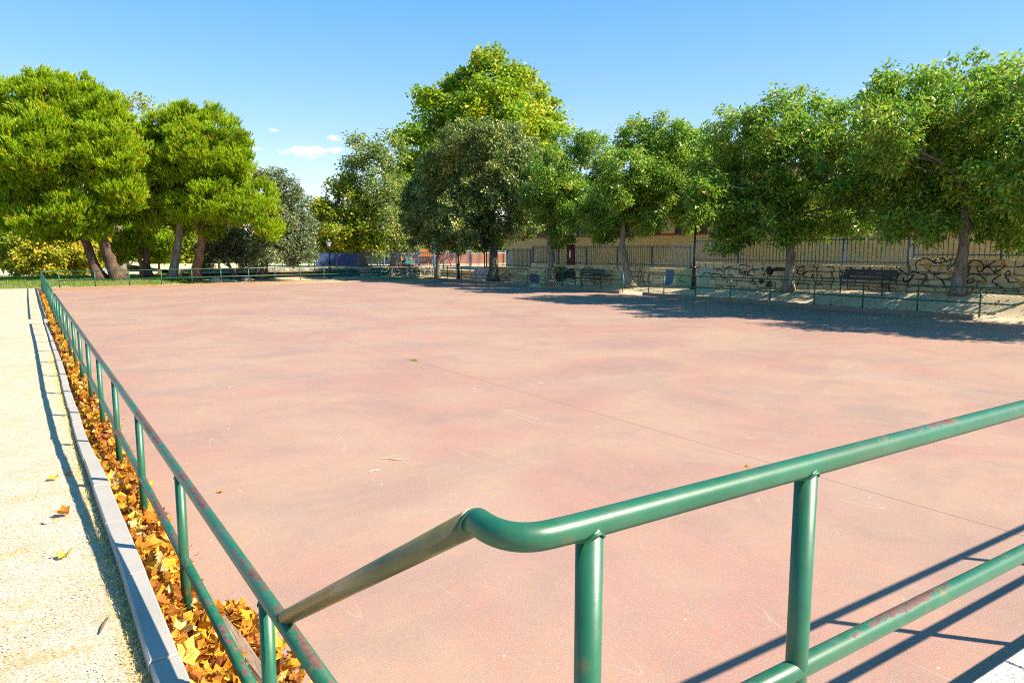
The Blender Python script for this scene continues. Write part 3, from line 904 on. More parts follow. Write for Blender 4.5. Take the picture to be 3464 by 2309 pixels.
FILLS = [('ochre',[(13.64,1.57),(13.6,1.67),(13.47,1.69),(13.37,1.62),(13.46,1.55),(13.29,1.33),(13.39,1.3),(13.55,1.44)]),('ochre',[(13.06,1.66),(12.96,1.66),(13.09,1.4),(13.17,1.42)]),('ochre',[(12.86,1.35),(12.82,1.46),(12.69,1.44),(12.57,1.31),(12.68,1.26),(12.8,1.26)]),('ochre',[(13.71,1.01),(13.58,1.07),(13.5,1.02),(13.62,0.93)]),('ochre',[(11.9,1.76),(11.75,1.68),(11.71,1.56),(11.78,1.48),(11.82,1.63)]),('ochre',[(11.24,1.84),(11.08,1.83),(11.03,1.67),(11.11,1.55),(11.18,1.6),(11.12,1.7)]),('ochre',[(11.32,1.42),(11.19,1.5),(11.12,1.38),(11.22,1.3)]),('ochre',[(10.93,1.32),(10.69,1.27),(10.51,1.13),(10.43,0.99),(10.42,0.82),(10.54,0.96),(10.73,1.2)]),('ochre',[(11.76,1.13),(11.69,1.17),(11.56,1.12),(11.57,1.02),(11.68,0.99),(11.74,1.08)]),('ochre',[(13.53,1.84),(13.35,1.79),(13.34,1.68),(13.45,1.76)]),('ochre',[(13.2,1.21),(13.07,1.2),(12.97,1.12),(13.04,1.11)]),('black',[(19.95,1.26),(19.96,1.18),(20.01,1.11),(20.07,1.07),(20.15,1.07),(20.22,1.1),(20.27,1.17),(20.3,1.25),(20.28,1.33),(20.24,1.4),(20.17,1.44),(20.09,1.44),(20.02,1.4),(19.97,1.34)]),('black',[(20.36,0.81),(20.37,0.75),(20.41,0.7),(20.46,0.67),(20.52,0.67),(20.58,0.69),(20.62,0.74),(20.64,0.8),(20.63,0.86),(20.59,0.91),(20.54,0.93),(20.48,0.94),(20.42,0.91),(20.38,0.87)]),('black',[(20.31,1.08),(20.31,1.06),(20.33,1.04),(20.35,1.03),(20.38,1.03),(20.4,1.04),(20.42,1.06),(20.43,1.08),(20.42,1.1),(20.41,1.12),(20.38,1.13),(20.36,1.13),(20.33,1.12),(20.32,1.11)]),('black',[(20.45,1.35),(20.45,1.34),(20.46,1.32),(20.48,1.32),(20.49,1.32),(20.51,1.32),(20.52,1.33),(20.53,1.35),(20.52,1.37),(20.51,1.38),(20.5,1.39),(20.48,1.39),(20.46,1.38),(20.45,1.37)]),('black',[(20.27,0.55),(20.2,0.74),(20.06,0.83),(19.95,0.69),(19.94,0.57)]),('black',[(19.98,1.35),(19.74,1.41),(19.34,1.39),(19.31,1.27),(19.87,1.23),(19.97,1.11),(20.09,1.04)]),('ochre',[(18.77,1.29),(18.66,1.16),(18.47,1.17),(18.59,1.07)]),('ochre',[(17.9,1.41),(17.8,1.41),(17.81,1.2),(17.85,1.2)]),('paleblue',[(20.51,1.24),(20.52,1.2),(20.53,1.17),(20.56,1.15),(20.59,1.15),(20.62,1.17),(20.64,1.2),(20.64,1.24),(20.64,1.28),(20.62,1.31),(20.6,1.33),(20.57,1.33),(20.54,1.32),(20.52,1.28)]),('blue',[(26.21,1.15),(25.68,1.16),(25.64,0.93),(25.77,0.49),(26.25,0.42),(26.17,0.74)]),('green',[(25.55,0.89),(25.1,1.15),(24.59,1.25),(24.46,0.46),(25.42,0.45)]),('paleteal',[(24.04,1.22),(23.51,1.34),(23.13,1.16),(23.53,0.5),(24.01,0.43)]),('black',[(35.3,0.75),(34.68,0.71),(34.09,0.99),(33.53,1.02),(33.42,0.44),(34.16,0.47),(34.93,0.22),(35.28,0.38)]),('paleblue',[(29.51,1.0),(29.23,1.05),(29.18,0.4),(29.42,0.35)]),('lilac',[(44.88,0.79),(42.69,0.84),(42.7,0.01),(44.93,-0.11)]),('slate',[(38.13,0.49),(37.7,0.64),(37.03,0.52),(37.03,0.01),(37.76,-0.05)])]

# ------------------------------------------------------------------ stone wall with graffiti
WX = 26.6
STEPS = [(8.0, 14.2, 1.85), (14.2, 24.6, 1.55), (24.6, 38.0, 1.24), (38.0, 43.6, .98), (43.6, 49.9, .62)]
wr = random.Random(11)


def stone_mesh(q, depth, bev, mat, nrm_jit=.0):
    """q: four corners (a, z) of the face, counted round; local axes: x = along, y = outwards"""
    b = B()
    cx_ = sum(p[0] for p in q) / 4
    cz_ = sum(p[1] for p in q) / 4
    ins = []
    for a, z in q:
        da, dz = a - cx_, z - cz_
        l_ = math.hypot(da, dz)
        f_ = max(0.0, 1 - bev * 1.4 / l_)
        ins.append((cx_ + da * f_, cz_ + dz * f_))
    j = wr.uniform(0, .006)
    back = [(a, -depth, z) for a, z in q]
    edge = [(a, -bev, z) for a, z in q]
    face = [(a, j, z) for a, z in ins]
    b.prism(back, edge)
    b.prism(edge, face)
    return b.me('stone', mat)


def course_wall(parent, L, zbot, ztop, hrow, lmin, lmax, jit, mat, place):
    """stones over a length L; zbot(a) gives the ground; place(o, a) sets the stone on the wall"""
    r0 = min(zbot(0), zbot(L)) - .06
    nrow = max(1, round((ztop - r0) / hrow))
    hh = (ztop - r0) / nrow
    rowz = [[r0 + k * hh for k in range(nrow + 1)]]
    for k in range(nrow):
        a = -wr.uniform(0, lmin)
        while a < L:
            l_ = wr.uniform(lmin, lmax)
            a0, a1 = max(a, 0), min(a + l_, L)
            a += l_
            if a1 - a0 < .10:
                continue
            z0, z1 = r0 + k * hh, r0 + (k + 1) * hh
            if z1 < min(zbot(a0), zbot(a1)) - .02:
                continue
            g_ = .015
            last = k == nrow - 1
            J = lambda s: wr.uniform(-jit, jit) * s
            q = [(a0 + g_ + J(.5), z0 + g_ + J(1)), (a1 - g_ + J(.5), z0 + g_ + J(1)), (a1 - g_ + J(.5), z1 - (g_ * .3 if last else g_) + J(.25 if last else 1)), (a0 + g_ + J(.5), z1 - (g_ * .3 if last else g_) + J(.25 if last else 1))]
            ca, cz = (a0 + a1) / 2, (z0 + z1) / 2
            me = stone_mesh([(p[0] - ca, p[1] - cz) for p in q], .16, .014, mat)
            o = ob('stone', me, parent)
            place(o, ca, cz)


wall = thing('stone_wall', 'long stepped stone retaining wall covered in graffiti, right of the rink', 'wall')
bw = B()
for y0, y1, zt in STEPS:
    bw.box(WX + .022, WX + .38, y0, y1, -.3, zt - .012)
ob('mortar_core', bw.me('mortar_core', 'mortar'), wall)
for y0, y1, zt in STEPS:
    def pl(o, ca, cz, y0=y0):
        o.location = (WX, y0 + ca, cz)
        o.rotation_euler = (0, 0, R(90))
    course_wall(wall, y1 - y0, lambda a, y0=y0: strip_z(26.6, y0 + a) - .02, zt, .27, .30, .78, .036, 'stone', pl)
# sprayed lines and patches lie on the faces of the stones
def cat_rom(P, n=5):
    P = [Vector((p[0], p[1], 0)) for p in P]
    o = []
    for i in range(len(P) - 1):
        p0, p1, p2, p3 = P[max(i - 1, 0)], P[i], P[i + 1], P[min(i + 2, len(P) - 1)]
        for k in range(n):
            t = k / n
            o.append(.5 * ((2 * p1) + (p2 - p0) * t + (2 * p0 - 5 * p1 + 4 * p2 - p3) * t * t + (3 * p1 - p0 - 3 * p2 + p3) * t ** 3))
    o.append(P[-1])
    return o


gb = B()
for s in STROKES:
    P = cat_rom(s)
    wd = .021 if max(p[1] for p in s) > 0 and len(s) > 2 else .016
    L_, R_ = [], []
    for i, p in enumerate(P):
        d = (P[min(i + 1, len(P) - 1)] - P[max(i - 1, 0)]).normalized()
        nn = Vector((-d.y, d.x, 0)) * wd * (1 + .35 * math.sin(i * 1.3)) * (.55 if i in (0, len(P) - 1) else 1)
        L_.append(p + nn)
        R_.append(p - nn)
    for i in range(len(P) - 1):
        q = [L_[i], R_[i], R_[i + 1], L_[i + 1]]
        gb.add([(WX - .0125 - .0015, v.x, v.y) for v in q], [(0, 1, 2, 3)])
ob('graffiti_line', gb.me('graffiti_line', 'paint_black'), wall)
fills = {}
for c, poly in FILLS:
    P = cat_rom(poly + poly[:1], 3)[:-1]
    fills.setdefault(c, []).append(P)
for ci, (c, Ls) in enumerate(fills.items()):
    fb = B()
    for P in Ls:
        fb.add([(WX - .0095 - .0004 * ci, v.x, v.y) for v in P], [tuple(range(len(P)))])
    ob('graffiti_patch', fb.me('graffiti_patch', 'paint_' + c), wall, label=c + ' sprayed patch')

# rubble wall along the far end
FW0, FW1 = Vector((8.4, 54.3, 0)), Vector((26.9, 50.2, 0))
fwl = (FW1 - FW0).length
fw = thing('stone_wall', 'low grey rubble wall behind the far railing and lamp post', 'wall', (FW0.x, FW0.y, 0), math.atan2(FW1.y - FW0.y, FW1.x - FW0.x))
ob('mortar_core', B().box(0, fwl, .022, .40, -.3, .80).me('mortar_core', 'mortar'), fw)


def pl2(o, ca, cz):
    o.location = (ca, 0, cz)
    o.rotation_euler = (0, 0, R(180))


course_wall(fw, fwl, lambda a: .10, .815, .21, .25, .52, .045, 'rubble', pl2)
fb = B()
for a0, a1, z0, z1 in [(10.6, 12.6, .12, .68), (13.4, 14.6, .15, .74)]:
    P = [Vector((a0 + (a1 - a0) * t, z, 0)) for t, z in ((0, z0), (.5, z0 - .03), (1, z0 + .05), (1.02, (z0 + z1) / 2), (.97, z1), (.6, z1 + .03), (.05, z1 - .02), (-.02, .4))]
    fb.add([(v.x, -.012, v.y) for v in P], [tuple(range(len(P)))])
ob('graffiti_patch', fb.me('graffiti_patch', 'paint_tealdark'), fw)
fb = B()
for k in range(26):
    a = wr.uniform(9.5, 18)
    P = cat_rom([(a, wr.uniform(.2, .7)), (a + wr.uniform(-.3, .3), wr.uniform(.2, .7)), (a + wr.uniform(0, .5), wr.uniform(.15, .75)), (a + wr.uniform(.1, .6), wr.uniform(.2, .7))])
    for i in range(len(P) - 1):
        d = (P[i + 1] - P[i]).normalized()
        nn = Vector((-d.y, d.x, 0)) * .02
        fb.add([(v.x, -.0135, v.y) for v in (P[i] + nn, P[i] - nn, P[i + 1] - nn, P[i + 1] + nn)], [(0, 1, 2, 3)])
ob('graffiti_line', fb.me('graffiti_line', 'paint_black'), fw)

# ------------------------------------------------------------------ blue picket fences
PK = {}


def picket_mesh(h, r, mat):
    k = (round(h, 2), r, mat)
    if k not in PK:
        PK[k] = B().box(-r, r, -r, r, 0, h).me('picket', mat)
    return PK[k]


def fence(name, label, p, q, z0, h, nbay, gap, mat='blue_metal', pr_=.011, endposts=(1, 1)):
    p, q = Vector(p), Vector(q)
    L = (q - p).length
    t = thing(name, label, 'fence', (p.x, p.y, z0), math.atan2(q.y - p.y, q.x - p.x), group='blue fences round the school')
    for k in range(nbay + 1):
        if (k == 0 and not endposts[0]) or (k == nbay and not endposts[1]):
            continue
        ob('post', picket_mesh(h - .02, .034, mat), t, (L * k / nbay, 0, -.04))
    for zz in (.13, h - .13):
        b = B()
        for k in range(nbay):
            b.box(L * k / nbay + .035, L * (k + 1) / nbay - .035, -.013, .013, zz - .018, zz + .018)
        ob('rail', b.me('rail', mat), t)
    for k in range(nbay):
        w_ = L / nbay
        n_ = round(w_ / gap)
        for i in range(1, n_):
            ob('picket', picket_mesh(h - .02, pr_, mat), t, (L * k / nbay + w_ * i / n_, -.026, .02))
    return t


FX = WX + .16
fence('picket_fence', 'highest blue picket fence on the wall, right edge, sunlit bars', (FX, 14.1, 0), (FX, 8.4, 0), 1.85, 1.12, 2, .165)
fence('picket_fence', 'blue picket fence on the wall directly behind the near bench', (FX, 24.5, 0), (FX, 14.3, 0), 1.55, 1.12, 4, .165)
fence('picket_fence', 'blue picket fence on the lower wall behind the far bench', (FX, 37.9, 0), (FX, 24.75, 0), 1.24, 1.15, 5, .165, endposts=(1, 1))
fence('picket_fence', 'shaded blue picket fence beside the maroon board at building corner', (FX, 43.5, 0), (FX, 38.15, 0), .98, 1.22, 2, .15)
fence('picket_fence', 'blue picket fence on the lowest wall at corner, before the playground', (FX, 49.8, 0), (FX, 43.75, 0), .62, 1.40, 3, .15)
ang = (FW1 - FW0).normalized()
nrm_ = Vector((-ang.y, ang.x, 0))
fp = lambda a: FW0 + ang * a + nrm_ * .25
fence('picket_fence', 'far blue picket fence above rubble wall, right of the sheet gate', fp(12.8), fp(18.3), .80, 1.20, 4, .16)
# blue sheet gate and green mesh panel
g = thing('sheet_gate', 'dark blue sheet metal gate above the rubble wall, right of the lamp', 'gate', tuple(fp(9.4) + Vector((0, 0, .80))), math.atan2(ang.y, ang.x))
for k in range(2):
    ob('sheet', B().box(.08 + k * 1.6, 1.52 + k * 1.6, -.012, .012, .12, 1.0).me('sheet', 'blue_sheet'), g)
for k in range(3):
    ob('post', B().box(k * 1.6 - .05, k * 1.6 + .05, -.05, .05, -.02, 1.12).me('post', 'blue_metal'), g)
ob('rail', B().box(.05, 3.15, -.02, .02, 1.02, 1.07).me('rail', 'blue_metal'), g)
fence('mesh_fence', 'short green fence panel left of the blue gate, behind lamp post', fp(6.6), fp(9.2), .80, 1.05, 1, .12, 'green_metal', .008)

# maroon board in the fence, creeper on the wall
nb = thing('notice_board', 'maroon board with a small white pane standing on the wall', 'board', (WX + .05, 33.9, 1.24))
ob('panel', B().box(-.03, .03, -.28, .28, 0, 1.15).me('panel', 'maroon_paint'), nb)
ob('pane', B().box(-.036, -.031, -.02, .14, .42, .85).me('pane', 'white_paint'), nb)
ob('frame', B().box(-.045, .035, .285, .32, -.02, 1.2).box(-.045, .035, -.32, -.285, -.02, 1.2).box(-.045, .035, -.28, .28, 1.155, 1.19).me('frame', 'maroon_paint'), nb)

# ------------------------------------------------------------------ school building
bx = 33.0
sb = thing('school_building', 'ochre brick school building with red window bands and tiled roof', 'building', (bx, 0, 0))
y0b, y1b = 9.5, 50.6
SILL, LINT, EAVE = 3.08, 4.15, 5.6
wb = B()
wins = []
yy_ = y0b + 1.3
while yy_ < y1b - 3:
    wins.append((yy_, yy_ + 2.6))
    yy_ += 3.7
wb.box(0, .3, y0b, y1b, -.2, SILL)
wb.box(0, .3, y0b, y1b, LINT, EAVE)
edges = [y0b] + [v for w_ in wins for v in w_] + [y1b]
for k in range(0, len(edges), 2):
    wb.box(0, .3, edges[k], edges[k + 1], SILL, LINT)
wb.box(.3, 8, y0b, y0b + .3, -.2, EAVE).box(.3, 8, y1b - .3, y1b, -.2, EAVE)
ob('wall', wb.me('wall', 'facade'), sb)
ob('sill_band', B().box(-.07, -.002, y0b, y1b, SILL - .09, SILL + .01).me('sill_band', 'red_paint'), sb)
ob('lintel_band', B().box(-.05, -.002, y0b, y1b, LINT - .02, LINT + .08).me('lintel_band', 'red_paint'), sb)
for a, c in wins:
    f_ = ob('window', B().box(.05, .11, a, c, SILL, SILL + .06).box(.05, .11, a, c, LINT - .06, LINT).box(.05, .11, a, a + .06, SILL + .06, LINT - .06).box(.05, .11, c - .06, c, SILL + .06, LINT - .06)
            .box(.05, .11, (a * 2 + c) / 3 - .03, (a * 2 + c) / 3 + .03, SILL + .06, LINT - .06).box(.05, .11, (a + c * 2) / 3 - .03, (a + c * 2) / 3 + .03, SILL + .06, LINT - .06).me('window', 'red_paint'), sb)
    for k in range(3):
        w3 = (c - a) / 3
        ob('pane', B().box(.075, .085, a + k * w3 + .05, a + (k + 1) * w3 - .05, SILL + .05, LINT - .05).me('pane', 'glass'), f_)
        ob('bar', B().box(.04, .07, a + k * w3 + .06, a + (k + 1) * w3 - .06, (SILL + LINT) / 2 + .10, (SILL + LINT) / 2 + .14).me('bar', 'black_iron'), f_)
ob('eaves', B().box(-.65, .3, y0b - .4, y1b + .4, EAVE + .002, EAVE + .14).me('eaves', 'white_render'), sb)
rows_ = []
Vr, Fr = [], []
ycol = np.arange(y0b - .45, y1b + .45, .055)
sl = [(-.72, EAVE + .15), (4.4, EAVE + 1.45), (9.4, EAVE + .15)]
nseg = 22
for si in range(2):
    (xa, za), (xb, zb) = sl[si], sl[si + 1]
    b0 = len(Vr)
    for k in range(nseg + 1):
        t_ = k / nseg
        for lift in (0, 1):
            for y_ in ycol:
                ph = (y_ / .22) % 1
                hh_ = .05 * abs(math.sin(math.pi * ph))
                tl = .03 if (lift == (1 if si == 0 else 0)) else 0
                Vr.append((xa + (xb - xa) * t_ + (.001 * lift), y_, za + (zb - za) * t_ + hh_ + tl))
    m_ = len(ycol)
    for r_ in range(2 * (nseg + 1) - 1):
        for k in range(m_ - 1):
            Fr.append((b0 + r_ * m_ + k, b0 + r_ * m_ + k + 1, b0 + (r_ + 1) * m_ + k + 1, b0 + (r_ + 1) * m_ + k))
ob('roof', mesh('roof', Vr, np.array(Fr), 'roof_tile', True), sb)

# ------------------------------------------------------------------ street lamps
def lamp(x, y, z, H_, label):
    t = thing('street_lamp', label, 'street lamp', (x, y, z), group='black lamp posts')
    ob('base', B().lathe([(.15, 0), (.15, .06), (.12, .08), (.105, .5), (.11, .55), (.085, .60), (.085, .92), (.115, .96), (.115, 1.0), (.07, 1.05)], 12).me('base', 'black_iron', True), t)
    ob('pole', B().lathe([(.055, 1.05), (.05, 1.5), (.045, H_ - .75), (.07, H_ - .73), (.07, H_ - .70), (.035, H_ - .66), (.035, H_ - .60)], 12).me('pole', 'black_iron', True), t)
    sq = lambda r, zz: [(r, r, zz), (-r, r, zz), (-r, -r, zz), (r, -r, zz)]
    ln = ob('lantern', B().prism(sq(.07, H_ - .60), sq(.085, H_ - .56)).me('lantern', 'black_iron'), t)
    ob('lantern_roof', B().prism(sq(.185, H_ - .215), sq(.20, H_ - .19)).prism(sq(.19, H_ - .19), sq(.10, H_ - .10)).prism(sq(.07, H_ - .10), sq(.05, H_ - .05)).me('lantern_roof', 'black_iron'), ln)
    bars = B()
    for sx, sy in ((1, 1), (-1, 1), (-1, -1), (1, -1)):
        bars.tube([(.085 * sx, .085 * sy, H_ - .56), (.178 * sx, .178 * sy, H_ - .21)], .010, 5)
    ob('glazing_bar', bars.me('glazing_bar', 'black_iron'), ln)
    ob('glass', B().prism(sq(.078, H_ - .555), sq(.168, H_ - .218)).me('glass', 'lantern_glass'), ln)
    ob('finial', B().lathe([(.02, H_ - .055), (.032, H_ - .03), (.012, H_ - .01), (.012, H_ + .02), (.003, H_ + .06)], 8).me('finial', 'black_iron', True), t)
    return t


lamp(18.0, 50.4, .08, 2.80, 'black lamp post with square lantern behind the far railing, clear of leaves')
lamp(25.2, 44.7, .10, 3.3, 'black lamp post in deep shade under the dark crown at far corner')
lamp(25.75, 23.6, .34, 3.95, 'black lamp post in front of the green graffiti, head hidden in leaves')
lamp(12.3, 58.5, .30, 3.0, 'thin dark lamp post on the walk left of the evergreen oak')

# ------------------------------------------------------------------ benches
def bench(x, y, z, label, L=2.05, rot=0):
    """long axis along Y, seat faces -X"""
    t = thing('park_bench', label, 'bench', (x, y, z), rot, group='slatted park benches')
    h2 = L / 2
    for k, xx in enumerate((-.02, .10, .22, .34)):
        ob('seat_slat', B().box(xx, xx + .10, -h2, h2, .42, .455).me('seat_slat', 'bench_slat'), t)
    for k, (xx, zz) in enumerate(((.47, .52), (.51, .66), (.545, .80))):
        b = B()
        b.prism([(xx, -h2, zz), (xx + .03, -h2, zz), (xx + .06, -h2, zz + .105), (xx + .03, -h2, zz + .105)], [(xx, h2, zz), (xx + .03, h2, zz), (xx + .06, h2, zz + .105), (xx + .03, h2, zz + .105)])
        ob('back_slat', b.me('back_slat', 'bench_slat'), t)
    for s in (-1, 1):
        yy_ = s * (h2 - .22)
        ob('leg', B().tube([(.0, yy_, 0), (.02, yy_, .2), (.01, yy_, .415)], .024, 8).me('leg', 'black_iron', True), t)
        ob('leg', B().tube([(.56, yy_, 0), (.46, yy_, .25), (.44, yy_, .42), (.53, yy_, .66), (.62, yy_, .93)], .024, 8).me('leg', 'black_iron', True), t)
        ob('seat_frame', B().tube([(.01, yy_, .40), (.22, yy_, .385), (.44, yy_, .40)], .02, 8).me('seat_frame', 'black_iron', True), t)
        ob('armrest', B().tube([(.0, yy_, .44), (-.03, yy_, .62), (.06, yy_, .67), (.30, yy_, .66), (.50, yy_, .63)], .018, 8).me('armrest', 'black_iron', True), t)
    return t


